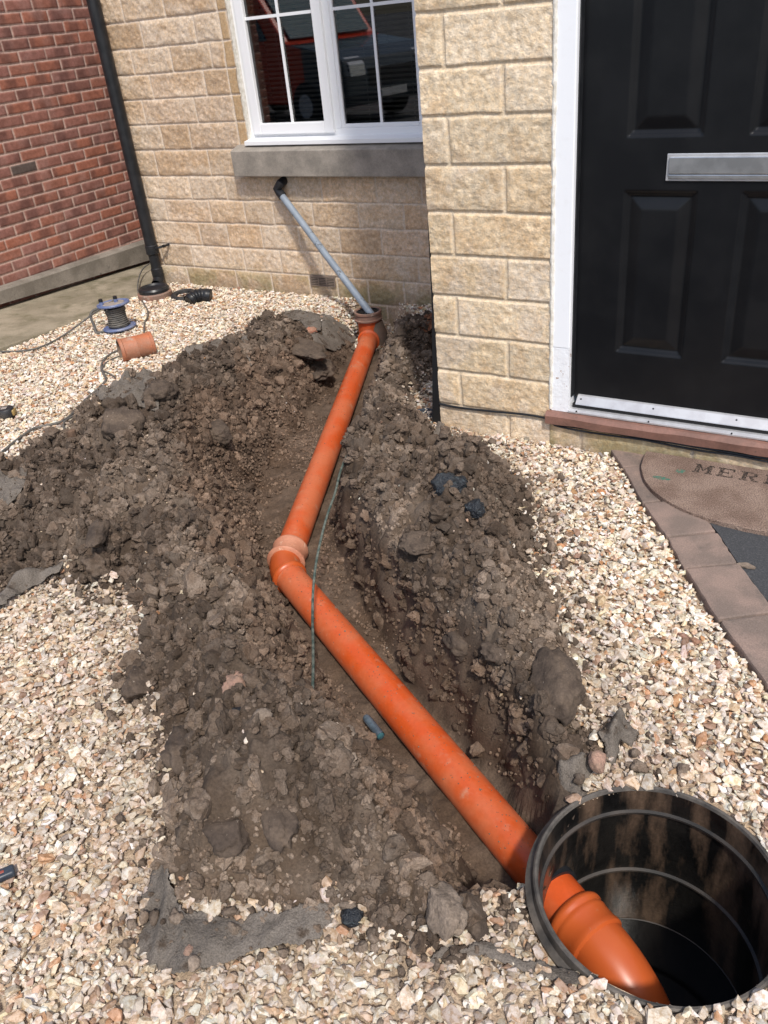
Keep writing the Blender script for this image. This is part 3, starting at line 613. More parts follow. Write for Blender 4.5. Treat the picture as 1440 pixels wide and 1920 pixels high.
wk=wk*sstep(.03,.12,rc-CHR); DX=wk*.045*vn3(X*15+3.3,Y*15+3,Z*15); DY=wk*.045*vn3(X*15+19.7,Y*15,Z*15+7); DZ=wk*.012*f3(31.,30)
cs=cs*(1+(wk*.55*f3(8.8,12))[...,None]); cs=np.clip(cs,.01,1)
V3=np.stack([X+DX,Y+DY,Z+DZ],-1).reshape(-1,3); C3=cs.reshape(-1,3)
def sub(name,mask,mat,withcol=True):
    f=q[mask]; u,inv=np.unique(f,return_inverse=True); me=npmesh(name,V3[u],inv.reshape(-1,4))
    if withcol: setcol(me,C3[u])
    return link(name,me,mat,None,True)
o=sub('spoil_heap',soilf&~trf,M['soil']); tag(o,'heaped dug-out brown clay soil banked along both sides of the trench','soil',kind='stuff')
o=sub('trench',trf,M['soil']); tag(o,'narrow hand-dug trench in damp brown clay around the orange pipe','trench',kind='structure')
gm=~soilf&~hole
o=sub('ground',gm,M['bed'],False); tag(o,'ground bed under the gravel',None,kind='structure'); del o['label']
def surf(x,y):
    i=np.clip(((np.asarray(x)-GX0)/RES*( (nx-1)*RES/(GX1-GX0))).astype(int),0,nx-1); j=np.clip(((np.asarray(y)-GY0)/RES*((ny-1)*RES/(GY1-GY0))).astype(int),0,ny-1); return Z[i,j]
def fld(A,x,y):
    i=np.clip(((np.asarray(x)-GX0)/(GX1-GX0)*(nx-1)).astype(int),0,nx-1); j=np.clip(((np.asarray(y)-GY0)/(GY1-GY0)*(ny-1)).astype(int),0,ny-1); return A[i,j]
surf=lambda x,y: fld(Z,x,y)
def spx(px,py,it=6):
    """pixel -> point on the modelled surface"""
    z=0.
    for _ in range(it*2):
        p=atZ(px,py,z); z=.5*z+.5*float(surf(p[0],p[1]))
    p[2]=float(surf(p[0],p[1])); return p
# wide outer ground
mb=MB()
def quad(x0,x1,y0,y1,z): mb.add([(x0,y0,z),(x1,y0,z),(x1,y1,z),(x0,y1,z)],[(0,1,2,3)])
quad(-300,300,-300,GY0,-.012); quad(-300,XR-.01,GY0,GY1,-.075); quad(GX1,300,GY0,GY1,-.012); quad(-300,300,GY1,300,-.4)
o=mb.build('road',M['road']); tag(o,kind='structure')
# concrete path
mb=MB(); pe=-4.56
V=[(XR-.02,1.2,.027),(pe,1.2,.027),(pe,YM+5,-.375),(XR-.02,YM+5,-.375),(XR-.02,1.2,-.5),(pe+.01,1.2,-.5),(pe+.01,YM+5,-.5),(XR-.02,YM+5,-.5)]
V=[(a,b,c+.03) if i<4 else (a,b,c) for i,(a,b,c) in enumerate(V)]
o=mb.add(V,[(0,1,2,3),(4,7,6,5),(0,4,5,1),(1,5,6,2),(2,6,7,3),(3,7,4,0)]).build('path',M['concrete'],bevel=.006); tag(o,kind='structure')
# ================================================================== SCATTER
def ico(sub_):
    bm=bmesh.new(); bmesh.ops.create_icosphere(bm,subdivisions=sub_,radius=1); bm.verts.ensure_lookup_table()
    V=np.array([v.co[:] for v in bm.verts]); F=np.array([[v.index for v in f.verts] for f in bm.faces]); bm.free(); return V,F
I1,I2,I3,I4=ico(1),ico(2),ico(3),ico(4)
def flint(seed,base=I2):
    r=np.random.default_rng(seed); bm=bmesh.new(); k=int(r.integers(11,20)); P=r.normal(size=(k,3)); P/=np.linalg.norm(P,axis=1)[:,None]; P*=r.uniform(.72,1.,(k,1))
    for p in P: bm.verts.new(tuple(p))
    g=bmesh.ops.convex_hull(bm,input=bm.verts); bmesh.ops.delete(bm,geom=[v for v in bm.verts if not v.link_faces],context='VERTS'); bmesh.ops.triangulate(bm,faces=bm.faces); bm.verts.index_update()
    V=np.array([v.co[:] for v in bm.verts]); F=np.array([[v.index for v in f.verts] for f in bm.faces]); bm.free()
    V=V*np.array([1.12,r.uniform(.5,.95),r.uniform(.32,.7)])*r.uniform(.95,1.15); V[:,0]+=V[:,1]*r.uniform(-.3,.3); return V,F
def lumpy(seed,base,amp=.35,fr=1.6,cut=2):
    r=np.random.default_rng(seed); V=base[0].copy(); o=Vector(r.uniform(0,50,3))
    k=np.array([1+amp*(mnoise.noise(Vector(v)*fr+o)+.55*mnoise.noise(Vector(v)*fr*2.4+o)+.3*mnoise.noise(Vector(v)*fr*5+o)) for v in V]); V=V*k[:,None]
    for _ in range(cut):
        n=r.normal(size=3); n/=np.linalg.norm(n); d=r.uniform(.55,.85); s=V@n; m=s>d; V[m]-=(s[m]-d)[:,None]*n*.85
    V*=np.array([1,r.uniform(.7,1),r.uniform(.55,.85)]); return V,base[1]
def rotm(a,b,c):
    ca,sa,cb,sb,cc,sc=np.cos(a),np.sin(a),np.cos(b),np.sin(b),np.cos(c),np.sin(c); n=len(a); m=np.empty((n,3,3))
    m[:,0,0]=ca*cb; m[:,0,1]=ca*sb*sc-sa*cc; m[:,0,2]=ca*sb*cc+sa*sc
    m[:,1,0]=sa*cb; m[:,1,1]=sa*sb*sc+ca*cc; m[:,1,2]=sa*sb*cc-ca*sc
    m[:,2,0]=-sb; m[:,2,1]=cb*sc; m[:,2,2]=cb*cc; return m
def scatter(name,variants,pos,scl,col,mat,tilt=.5,smooth=False):
    n=len(pos); vi=rng.integers(0,len(variants),n); AV=[];AF=[];AC=[];off=0
    for k,(V,F) in enumerate(variants):
        m=np.where(vi==k)[0]
        if not len(m): continue
        rm=rotm(rng.uniform(0,6.283,len(m)),rng.normal(0,tilt,len(m)),rng.normal(0,tilt,len(m)))
        W=np.einsum('nij,vj->nvi',rm,V)*scl[m][:,None,None]+pos[m][:,None,:]
        AV.append(W.reshape(-1,3)); AF.append((F[None]+(np.arange(len(m))*len(V))[:,None,None]+off).reshape(-1,3)); AC.append(np.repeat(col[m],len(V),0)); off+=len(m)*len(V)
    me=npmesh(name,np.concatenate(AV),np.concatenate(AF)); setcol(me,np.concatenate(AC)); return link(name,me,mat,None,smooth)
def inview(x,y,z,mx=170,my=200):
    v=(np.stack([x,y,z-CAMZ],-1))@CB.T; u=CX+FPX*v[:,0]/v[:,2]; w_=CY+FPX*v[:,1]/v[:,2]
    return (v[:,2]>.1)&(u>-mx)&(u<1440+mx)&(w_>-my)&(w_<1920+my)
def pick(n,pal,wts,j=.1):
    k=rng.choice(len(pal),n,p=np.array(wts)/sum(wts)); C=np.array(pal)[k]; C=C*(1+rng.normal(0,j,(n,1)))*(1+rng.normal(0,.03,(n,3))); return np.clip(C,.01,.92)
PAL=[(.80,.765,.70),(.73,.645,.53),(.64,.52,.38),(.54,.39,.27),(.50,.46,.41),(.47,.25,.13),(.28,.17,.12),(.64,.57,.49),(.20,.18,.165)]
WTS=[19,22,12,10,11,5,5,17,1.3]
# gravel stones
def inpav(x,y):
    # right-hand side: beyond the paver line
    poly=list(map(tuple,pav_out))+[(3.,pav_out[-1][1]),(3.,2.9),(-.79,2.86)]
    return sdist(poly,x,y)>-.004
stones=[flint(100+i) for i in range(44)]
DEN=9800; area=(GX1-GX0)*(GY1-GY0); n=int(area*DEN*1.05)
sx=rng.uniform(GX0-.0,GX1,n); sy=rng.uniform(GY0,GY1-.015,n)
dS=fld(ds,sx,sy); dT=fld(dt,sx,sy)
keep=(dS<.012+.02*rng.random(n))&inview(sx,sy,gz(sx,sy),420,250)&(np.hypot(sx-CHC[0],sy-CHC[1])>CHR+.006)
keep&=~((sy>YB-.012)&(sx>-1.555)&(sx<1)); keep&=~inpav(sx,sy)
keep&=~((sx>-1.56)&(sy>YB-.01)); 
for P_,l_,k_ in SCRAPS:
    pl=[at(*q,.03)[:2] for q in P_]; xs_=[p[0] for p in pl]; ys_=[p[1] for p in pl]; mm=np.where((sx>min(xs_))&(sx<max(xs_))&(sy>min(ys_))&(sy<max(ys_)))[0]
    if len(mm): keep[mm]&=sdist(pl,sx[mm],sy[mm])<.010
sx,sy=sx[keep],sy[keep]; n=len(sx); sc_=np.clip(rng.lognormal(math.log(.0092),.38,n),.004,.024)
sz=surf(sx,sy)+rng.uniform(.0,.019,n)
dirt=sstep(.0,-.22,fld(ds,sx,sy)+.06*vnoise(sx*8,sy*8,5))  # 1 = clean, far from the dig
C=pick(n,PAL,WTS); soilc=np.array([.27,.22,.18]); kd=((1-dirt)*.7*rng.random(n))[:,None]; C=C*(1-kd)+soilc*kd
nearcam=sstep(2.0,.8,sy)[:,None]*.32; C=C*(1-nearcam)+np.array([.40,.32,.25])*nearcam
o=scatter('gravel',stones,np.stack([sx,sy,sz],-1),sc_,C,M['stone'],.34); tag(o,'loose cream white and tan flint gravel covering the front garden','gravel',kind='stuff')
# crumbs of soil
crumbs=[lumpy(200+i,I2,.42,1.5,1) for i in range(16)]; mids=[lumpy(300+i,I3,.5,1.7,4) for i in range(18)]
def soilpts(n,dmin=.0,intrench=.05):
    x=rng.uniform(GX0,GX1,n); y=rng.uniform(GY0,GY1-.02,n); a=fld(ds,x,y); b=fld(dt,x,y)
    k=(a>dmin)&((b<.01)|(rng.random(n)<intrench))&(fld(EXM,x,y)<.5)&(fld(da,x,y)>.088)&inview(x,y,surf(x,y),120,120)&(np.hypot(x-CHC[0],y-CHC[1])>CHR+.02); return x[k],y[k]
def soilcol(x,y,lo=.8,hi=1.55):
    c=fld(cs,x,y); return np.clip(c*rng.uniform(lo,hi,(len(x),1)),0,.6)  # lumps paler than the soil bed, so crevice shade sits in the bed colour
P_,S_,C_=[],[],[]
x,y=soilpts(300000,-.03,.5); patch=fbm(x,y,6,3,91)>.38+.12*rng.random(len(x)); x,y=x[patch],y[patch]; s=np.clip(rng.lognormal(math.log(.0046),.35,len(x)),.0022,.010)
fine=(np.stack([x,y,surf(x,y)+s*rng.uniform(-.1,1.0,len(x))],-1),s,soilcol(x,y,.9,2.2))
o=scatter('loose_soil_crumbs',crumbs,*fine,M['clod'],1.2); tag(o,'small crumbs of dry brown soil strewn over the spoil heap','soil crumbs',kind='stuff')
x,y=soilpts(60000,-.02,.10); s=np.clip(rng.lognormal(math.log(.0118),.42,len(x)),.005,.036); s=np.where(fld(dt,x,y)>.01,s*.62,s)
o=scatter('loose_soil_lumps',mids,np.stack([x,y,surf(x,y)+s*rng.uniform(-.1,.8,len(x))],-1),s,soilcol(x,y,.75,1.95),M['clod'],1.2); tag(o,'fist-sized and smaller broken lumps of brown clay covering the spoil heap','soil lumps',kind='stuff')
bigs=[lumpy(400+i,I4,.5,1.3,4) for i in range(12)]
x,y=soilpts(3600,.03,.0); k=fld(da,x,y)>.125; x,y=x[k],y[k]; s=np.clip(rng.lognormal(math.log(.022),.34,len(x)),.014,.048)
o=scatter('soil_chunks',bigs,np.stack([x,y,surf(x,y)+s*rng.uniform(-.25,.35,len(x))],-1),s,soilcol(x,y,.75,1.5),M['clod'],1.0,True); tag(o,'larger rough chunks of brown clay bedded all over the spoil heap','soil chunks',kind='stuff')
wm=((wk>.5)&(dep>.03)&(dG>.004)&(rc>CHR+.05)).ravel(); wi=np.where(wm)[0]; wi=wi[inview(V3[wi,0],V3[wi,1],V3[wi,2],120,120)]
wi=rng.choice(wi,8000); P_=V3[wi]+rng.normal(0,.004,(len(wi),3)); P_[:,2]+=rng.uniform(-.02,.012,len(wi)); s=np.clip(rng.lognormal(math.log(.0055),.75,len(wi)),.0015,.030); P_[:,2]-=s*.5
o=scatter('wall_crumbs',mids,P_,s,np.clip(C3[wi]*rng.uniform(.7,1.3,(len(wi),1)),0,.6),M['clod'],1.2); tag(o,'crumbs and small lumps of damp clay stuck on the trench sides','soil crumbs',kind='stuff')
# pale stones mixed into the soil, and crumbs spilt on the gravel
x,y=soilpts(3000,-.0,.2); s=rng.uniform(.003,.009,len(x)); s=np.where(fld(dt,x,y)>.01,s*.5,s); o=scatter('pebbles_in_soil',stones,np.stack([x,y,surf(x,y)+s*.9],-1),s,pick(len(x),PAL,WTS)*.8,M['stone'],1.); tag(o,'pale and tan pebbles dotted through the dug soil','pebbles',kind='stuff')
n=60000; x=rng.uniform(GX0,GX1,n); y=rng.uniform(GY0,GY1-.02,n); a=fld(ds,x,y); k=(a<0)&(a>-.16)&(rng.random(n)<np.exp(a/.05))&inview(x,y,gz(x,y))&(np.hypot(x-CHC[0],y-CHC[1])>CHR+.03)&~inpav(x,y)&~((x>-1.58)&(y>YB-.03)); x,y=x[k],y[k]
s=np.clip(rng.lognormal(math.log(.0065),.45,len(x)),.003,.02); o=scatter('spilt_soil',mids,np.stack([x,y,surf(x,y)+.016+s*.4],-1),s,np.clip(np.array([.15,.118,.093])*rng.uniform(.7,1.5,(len(x),1)),0,1),M['clod'],1.2,True); tag(o,'soil crumbs spilt onto the gravel along the edge of the heap','spilt soil',kind='stuff')
#__PART2__
# ================================================================== DRAIN RUN
drain=empty('drain_pipe',at(535,1050,-.25),'long orange plastic drain pipe run bent once along the open trench','drain pipe')
ul=(L0-E0)/np.linalg.norm(L0-E0); uu=(E0-T0)/np.linalg.norm(E0-T0)
def arc(p,a,b,n=10,k=.06):
    """points rounding the corner at p between incoming dir a and outgoing dir b, tangent length k"""
    P0=p-a*k; P2=p+b*k; return [(1-t)**2*P0+2*t*(1-t)*p+t*t*P2 for t in np.linspace(0,1,n)]
sock0=E0-uu*.125; 
TUBE('upper_pipe',[T0+uu*.03,T0+(E0-T0)*.3,T0+(E0-T0)*.6,E0-uu*.09],.0545,M['orange'],drain,seg=40,cap=False)
bend=TUBE('bend',[E0-uu*.062]+arc(E0,uu,ul,12,.052)+[E0+ul*.062],.0575,M['orange2'],drain,seg=40,cap=False)
TUBE('socket',[E0-uu*.134,E0-uu*.132,E0-uu*.126,E0-uu*.118,E0-uu*.112,E0-uu*.07,E0-uu*.062,E0-uu*.056,E0-uu*.047,E0-uu*.043,E0-uu*.04],[.056,.0645,.068,.0675,.0635,.0635,.064,.0705,.0715,.068,.057],M['terra'],bend,seg=40,cap=False)
TUBE('rim_bead',[E0+ul*.040,E0+ul*.046,E0+ul*.052,E0+ul*.060,E0+ul*.066,E0+ul*.070],[.0575,.062,.0655,.0655,.062,.055],M['orange2'],bend,seg=40,cap=False)
cax=None
# where the lower pipe meets the chamber wall
for s_ in np.arange(0,3,.002):
    p=E0+ul*s_
    if np.hypot(p[0]-CHC[0],p[1]-CHC[1])<CHR: break
PIN=p
ZCH=None
TUBE('lower_pipe',[E0+ul*.045,E0+(PIN-E0)*.33,E0+(PIN-E0)*.66,PIN+ul*.085],.0545,M['orange'],drain,seg=40,cap=False)
K0=PIN+ul*.07
cpos=[];cr=np.random.default_rng(5)
for _ in range(520):
    low_=cr.random()<.6; a_,b_,u_=(E0+ul*.07,PIN-ul*.03,ul) if low_ else (T0+uu*.08,E0-uu*.14,uu)
    c=a_+(b_-a_)*cr.random(); th=cr.normal(0,.55); sd_=np.cross(u_,[0,0,1.]); sd_/=np.linalg.norm(sd_); up_=np.cross(sd_,u_)
    cpos.append(c+(up_*math.cos(th)+sd_*math.sin(th))*.0555)
cpos=np.array(cpos); cs_=cr.lognormal(math.log(.0011),.4,len(cpos)); o=scatter('grit_on_pipe',crumbs,cpos,cs_,np.tile([.2,.155,.12],(len(cpos),1)),M['clod'],1.); tag(o,'fine soil grit dusting the top of the orange pipe','grit',kind='stuff')
# chamber bend curving down
dn=np.array([0,0,-1.]); Rb=.17; cen=K0+ul*.085+dn*Rb; arcp=[cen-dn*Rb*math.cos(t)+ul*Rb*math.sin(t) for t in np.linspace(0,R(82),16)]
cb=TUBE('chamber_bend',[K0+ul*.0]+[K0+ul*.05]+arcp,[.0605,.0625]+[.0625]*3+[.0625]*13,M['orange2'],drain,seg=44,cap=False)
TUBE('socket',[K0-ul*.004,K0,K0+ul*.008,K0+ul*.016,K0+ul*.021,K0+ul*.026,K0+ul*.031,K0+ul*.036,K0+ul*.066,K0+ul*.072,K0+ul*.080,K0+ul*.085],[.055,.0640,.0695,.0695,.066,.066,.068,.0665,.0665,.069,.0685,.0625],M['orange2'],cb,seg=44,cap=False)
# riser (gully) at the wall
rx,ry=T0[0]-uu[0]*.055,T0[1]-uu[1]*.055
def zfor(x,y,py):
    lo,hi=-1.,1.5
    for _ in range(50):
        m=(lo+hi)/2
        if proj((x,y,m))[1]>py: lo=m
        else: hi=m
    return lo
ztop=zfor(rx,ry,586)
ris=TUBE('riser',[(rx,ry,-.27),(rx,ry,-.11),(rx,ry,ztop-.03)],.0665,M['orange'],drain,seg=40,cap=False)
TUBE('branch_collar',[T0+uu*.012,T0+uu*.018,T0+uu*.026,T0+uu*.03],[.05,.066,.066,.055],M['orange'],ris,seg=36,cap=False)
TUBE('clay_trap',[(rx+.055,ry+.01,-.42),(rx+.052,ry+.01,-.26),(rx+.045,ry+.012,-.17),(rx+.03,ry+.014,-.09)],[.062,.066,.062,.05],M['claypipe'],ris,seg=30)
col_=ringtube((rx,ry,ztop),(0,0,1),[(.066,-.045),(.083,-.04),(.085,-.032),(.078,-.028),(.0775,-.004),(.083,0),(.083,.012),(.072,.014),(.068,.008),(.066,-.035)],'collar',M['ringbr'],ris)
g=MB()
for i in range(-3,4): 
    hw=math.sqrt(max(.066**2-(i*.018)**2,0)); g.box((rx+i*.018-.0035,ry-hw,ztop-.004),(rx+i*.018+.0035,ry+hw,ztop+.004)); g.box((rx-hw,ry+i*.018-.0035,ztop-.0055),(rx+hw,ry+i*.018+.0035,ztop+.0025))
g.build('grating',M['blackpl'],ris); ringtube((rx,ry,ztop),(0,0,1),[(.063,-.006),(.063,.008),(.070,.009),(.071,-.01)],'grating_ring',M['blackpl'],ris)
# grey waste pipe
Yw=YM-.055; a=atY(528,366,Yw); b=np.array([rx+.012,ry+.005,ztop+.0])
wp=empty('waste_pipe',(a[0],YM,a[2]),'thin grey waste pipe slanting down from black elbow under the window sill','waste pipe')
bd=(b-a)/np.linalg.norm(b-a); TUBE('pipe',[a-bd*.01,a+(b-a)*.5+np.array([0,0,-.006]),b+bd*.05],.0215,M['greypipe'],wp,seg=24)
w0=atY(538,336,YM); 
TUBE('elbow',[(a[0]-.002,YM+.01,a[2]+.075),(a[0]-.001,YM-.02,a[2]+.075),(a[0]-.001,YM-.045,a[2]+.068),tuple(a-bd*.045+np.array([-.0,-.004,.006])),tuple(a-bd*.02),tuple(a+bd*.012)],[.0265,.0265,.0275,.0275,.0275,.0265],M['blackpl'],wp,seg=20)
# ================================================================== INSPECTION CHAMBER
ch=empty('inspection_chamber',(CHC[0],CHC[1],0),'open round black plastic inspection chamber with muddy ribbed walls','chamber')
def zon(py,px,r=.222):
    d=ray(px,py); o_=np.array([0,0,CAMZ]); A=d[0]**2+d[1]**2; B=-2*(d[0]*CHC[0]+d[1]*CHC[1]); Cc=CHC[0]**2+CHC[1]**2-r*r
    t=(-B+math.sqrt(max(B*B-4*A*Cc,0)))/(2*A); return (o_+d*t)[2]
zr=[zon(1524,1185),zon(1632,1180),zon(1728,1190)]
print('rings',zr,'ztop',ztop,'T0',T0,'E0',E0)
prof=[(.236,-.52),(.236,-.05),(.252,-.048),(.255,-.026),(.243,-.018),(.2395,.001),(.236,.004),(.231,.003),(.2285,-.004),(.2275,-.03)]
zz=-.03
for z_ in zr: 
    prof+=[(.2265,z_+.014),(.2262,z_-.010)]
prof+=[(.2255,-.52),(.0,-.521)]
ringtube((CHC[0],CHC[1],0),(0,0,1),prof[8:],'body',M['chamber'],ch,seg=96)
ringtube((CHC[0],CHC[1],0),(0,0,1),prof[:9],'rim',M['rim'],ch,seg=96)
for z_ in zr: ringtube((CHC[0],CHC[1],0),(0,0,1),[(.2268,z_+.006),(.2198,z_+.0035),(.2195,z_-.0015),(.2268,z_-.004)],'rib',M['ribm'],ch,seg=96)
ringtube((CHC[0],CHC[1],0),(0,0,1),[(.224,-.47),(.0,-.47)],'water',M['water'],ch,seg=64)
ringtube(PIN-ul*.004,ul,[(.054,.0),(.063,.0),(.063,.016),(.054,.016)],'inlet_seal',M['blackpl'],ch,seg=40)
# ================================================================== PAVERS, TARMAC, DOORMAT
out=[np.array(p) for p in pav_out]; 
def nrm(i):
    a=out[max(i-1,0)]; b=out[min(i+1,len(out)-1)]; d=(b-a)/np.linalg.norm(b-a); return np.array([-d[1],d[0]])
inn=[out[i]+nrm(i)*.16 for i in range(len(out))]
inn[0]=np.array([out[0][0]+.165,out[0][1]+.005])
names=['short block paver against the doorstep beside the dead leaves','narrow block paver half under the left end of the doormat','block paver beneath the curved corner of the doormat','block paver just clear of the doormat edge','squarish block paver beside the pale leaf mark on the tarmac','long reddish block paver halfway down the gravel edge','block paver cut off by the right edge of the picture']
for i in range(len(out)-1):
    g_=.011; a,b,c,d=out[i],out[i+1],inn[i+1],inn[i]
    t=(b-a)/np.linalg.norm(b-a)*g_*.5; P4=[a+t,b-t,c-t,d+t]; cx_=sum(P4)/4; zc=float(gz(cx_[0],cx_[1]))
    nseg=10; poly=[]
    for k in range(4):
        p_,q_=P4[k],P4[(k+1)%4]
        for s_ in range(nseg):
            v=p_+(q_-p_)*s_/nseg; j=(vnoise(v[0]*60,v[1]*60,i+k)-.5)*.004*(0 if s_==0 else 1); poly.append((v[0]+j,v[1]+j))
    mb=MB(); mb.prism(poly[::1],zc-.06,zc+.03+random.uniform(-.002,.002)); o=mb.build('block_paver',M['paver'],None,bevel=.008); tag(o,names[i] if i<len(names) else 'block paver continuing the edging beyond the picture corner','block paver','block pavers edging the tarmac')
poly=[tuple(p+np.array([.002,.002])) for p in inn]+[(3.,pav_out[-1][1]),(3.,2.815),(inn[0][0]+.01,2.815)]
mb=MB(); 
nP=len(poly); zt_=[float(gz(*p))+.026 for p in poly]; mb.add([(p[0],p[1],z) for p,z in zip(poly,zt_)]+[(p[0],p[1],-.2) for p in poly],[tuple(range(nP)),tuple(range(nP,2*nP))[::-1]]+[(i,(i+1)%nP,nP+(i+1)%nP,nP+i) for i in range(nP)])
o=mb.build('tarmac_path',M['tarmac']); tag(o,kind='structure')
# pale squashed leaf on the tarmac
p=at(1398,1060,.032); pl=[(p[0]+.028*math.cos(a)*(.6+.5*random.random()),p[1]+.016*math.sin(a)*(.6+.5*random.random())) for a in np.linspace(0,6.28,15)[:-1]]
o=MB().prism(pl,p[2]-.003,p[2]+.001).build('flattened_leaf',M['leaf']); o.data.materials[0]=M['claydry']; tag(o,'pale flattened leaf stuck to the dark tarmac','leaf')
# doormat
mzc=float(gz(-.4,2.6))+.036; mb=MB(); cxm=-.195; a_,b_=.475,.40; pm=[]
for t in np.linspace(0,math.pi,70):
    c_,s_=math.cos(t),math.sin(t); pm.append((cxm+a_*math.copysign(abs(c_)**.82,c_),2.80-b_*abs(s_)**.9))
pm=[(x+random.uniform(-.001,.001),y+random.uniform(-.001,.001)) for x,y in pm]
MZ=mzc+.012
dm=MB().prism(pm,mzc-.02,MZ).build('doormat',M['mat'],None,bevel=.003); tag(dm,'worn brown half-round coir doormat printed with a black greeting','doormat')
def glyph(ch,x,y,h,w):
    o=[];t=h*.2;s=h*.1; B=lambda a,b,c,d:o.append([(x+a*w,y+b*h),(x+c*w,y+b*h),(x+c*w,y+d*h),(x+a*w,y+d*h)]); Q=lambda *p:o.append([(x+a*w,y+b*h) for a,b in p])
    if ch=='M': B(.06,.1,.30,.9);B(.70,.1,.94,.9);Q((.26,.9),(.26,.72),(.5,.25),(.5,.5));Q((.5,.5),(.5,.25),(.74,.72),(.74,.9));B(-.04,0,.36,.1);B(.64,0,1.04,.1);B(-.04,.9,.27,1);B(.73,.9,1.04,1)
    elif ch=='E': B(.1,.1,.32,.9);B(0,0,.9,.1);B(0,.9,.9,1);B(.32,.46,.62,.56);B(.55,.38,.62,.46);B(.55,.56,.62,.64);B(.8,.1,.9,.28);B(.8,.72,.9,.9)
    elif ch=='R': B(.1,.1,.32,.9);B(-.02,0,.42,.1);B(-.02,.9,.62,1);B(.32,.45,.6,.55);Q((.6,.45),(.86,.58),(.86,.86),(.62,1),(.62,.9),(.68,.82),(.68,.62),(.6,.55));Q((.45,.45),(.6,.45),(.84,.1),(.62,.1));B(.62,0,1.0,.1)
    elif ch=='Y': B(.39,.1,.61,.45);B(.25,0,.75,.1);Q((.39,.45),(.5,.45),(.26,.9),(.08,.9));Q((.5,.45),(.61,.45),(.92,.9),(.76,.9));B(-.04,.9,.34,1);B(.66,.9,1.04,1)
    return o
p=at(1299,884,.05)
for i,c_ in enumerate('MERRY'):
    mb=MB()
    for g_ in glyph(c_,p[0]+i*.0775,p[1]-.004,.062,.062): mb.prism(g_,MZ-.001,MZ+.0012)
    o=mb.build('printed_letter',M['matblk'],None); o.parent=dm
for (px,py,ra,rb_) in ((1240,896,.036,.011),(1276,884,.017,.017)):
    p=at(px,py,.05); mb=MB(); mb.prism([(p[0]+ra*math.cos(t)*(.75+.35*random.random()),p[1]+rb_*math.sin(t)*(.7+.4*random.random())) for t in np.linspace(0,6.28,19)[:-1]],MZ-.001,MZ+.001)
    o=mb.build('printed_sprig',M['matgrn'],None); o.parent=dm
# black cables at the foot of the bay and under the sill
yb=YB-.012
cp=[atY(824,757,yb),atY(860,764,yb),atY(930,772,yb-.002),atY(990,778,yb),atY(1034,787,yb)]+[np.array([x,YB-.012+.003*math.sin(x*9),.046+.005*math.sin(x*5)]) for x in np.linspace(-1.02,.2,12)]
o=TUBE('black_cable',spline(cp,8),.0048,M['blackpl'],None,8); tag(o,'thin black cable clipped along the foot of the bay and under the red sill','cable')
cp2=[c+np.array([0,-.004,-.009+.003*math.sin(i*2.)]) for i,c in enumerate(cp[4:])]
o=TUBE('black_cable',spline(cp2,8),.004,M['blackpl'],None,8); tag(o,'second black cable sagging just beneath the first under the red sill','cable')
# dark strip at the bay corner
mb=MB(); c1_=atY(811,470,YB+.004); c2_=atY(816,790,YB+.004); 
V=[(-1.5465,YB-.004,.80),(-1.549,YB-.004,.80),(-1.553,YB-.006,.5),(-1.570,YB-.008,.2),(-1.588,YB-.012,-.08),(-1.546,YB-.012,-.08)]
n=len(V); V2=[(a,b+.03,c) for a,b,c in V]
mb.add(V+V2,[tuple(range(n)),tuple(range(n,2*n))[::-1]]+[(i,(i+1)%n,n+(i+1)%n,n+i) for i in range(n)]); o=mb.build('corner_strip',M['blackpl2'].copy()); o.data.materials[0]=M['grate']; tag(o,'black tapering plastic strip standing at the left corner of the bay wall','strip')
# ================================================================== SMALL THINGS, LEFT
# brown collar and black adaptor beneath the downpipe
g0=at(291,553,.03)
t=empty('gully_collar',g0,'brown ring with black rubber adaptor directly below the black downpipe','gully')
ringtube(g0,(0,0,1),[(.085,-.03),(.112,-.03),(.118,0),(.118,.02),(.11,.028),(.09,.026),(.088,0)],'ring',M['ringbr'],t)
ringtube(g0+np.array([0,0,.03]),(0,0,1),[(.06,-.01),(.105,-.004),(.106,.016),(.098,.028),(.085,.03),(.075,.018),(.045,.012),(.0,.01)],'adaptor',M['blackpl'],t)
g1=at(345,556,.012); o=ringtube(g1,(.05,-.1,1),[(.048,0),(.052,.022),(.07,.028),(.085,.022),(.09,.006),(.088,-.006),(.06,-.008),(.048,0)],'rubber_ring',M['blackpl2']); tag(o,'black rubber ring lying on gravel against the loose black elbow','ring')
g2=at(374,556,.045); e=empty('pipe_elbow',at(374,556,0),'loose black ribbed plastic elbow lying on gravel at the wall foot','elbow')
ep=spline([g2+np.array([-.02,-.085,-.012]),g2+np.array([-.01,-.04,.005]),g2+np.array([.02,0,.01]),g2+np.array([.075,.03,.0])],6)
TUBE('elbow_body',ep,[.046 if i<3 or i>len(ep)-4 else (.043 if i%3 else .048) for i in range(len(ep))],M['blackpl'],e,seg=28,cap=False)
TUBE('inner_sleeve',[p*1. for p in ep],.0385,M['grate'],e,seg=20,cap=True)
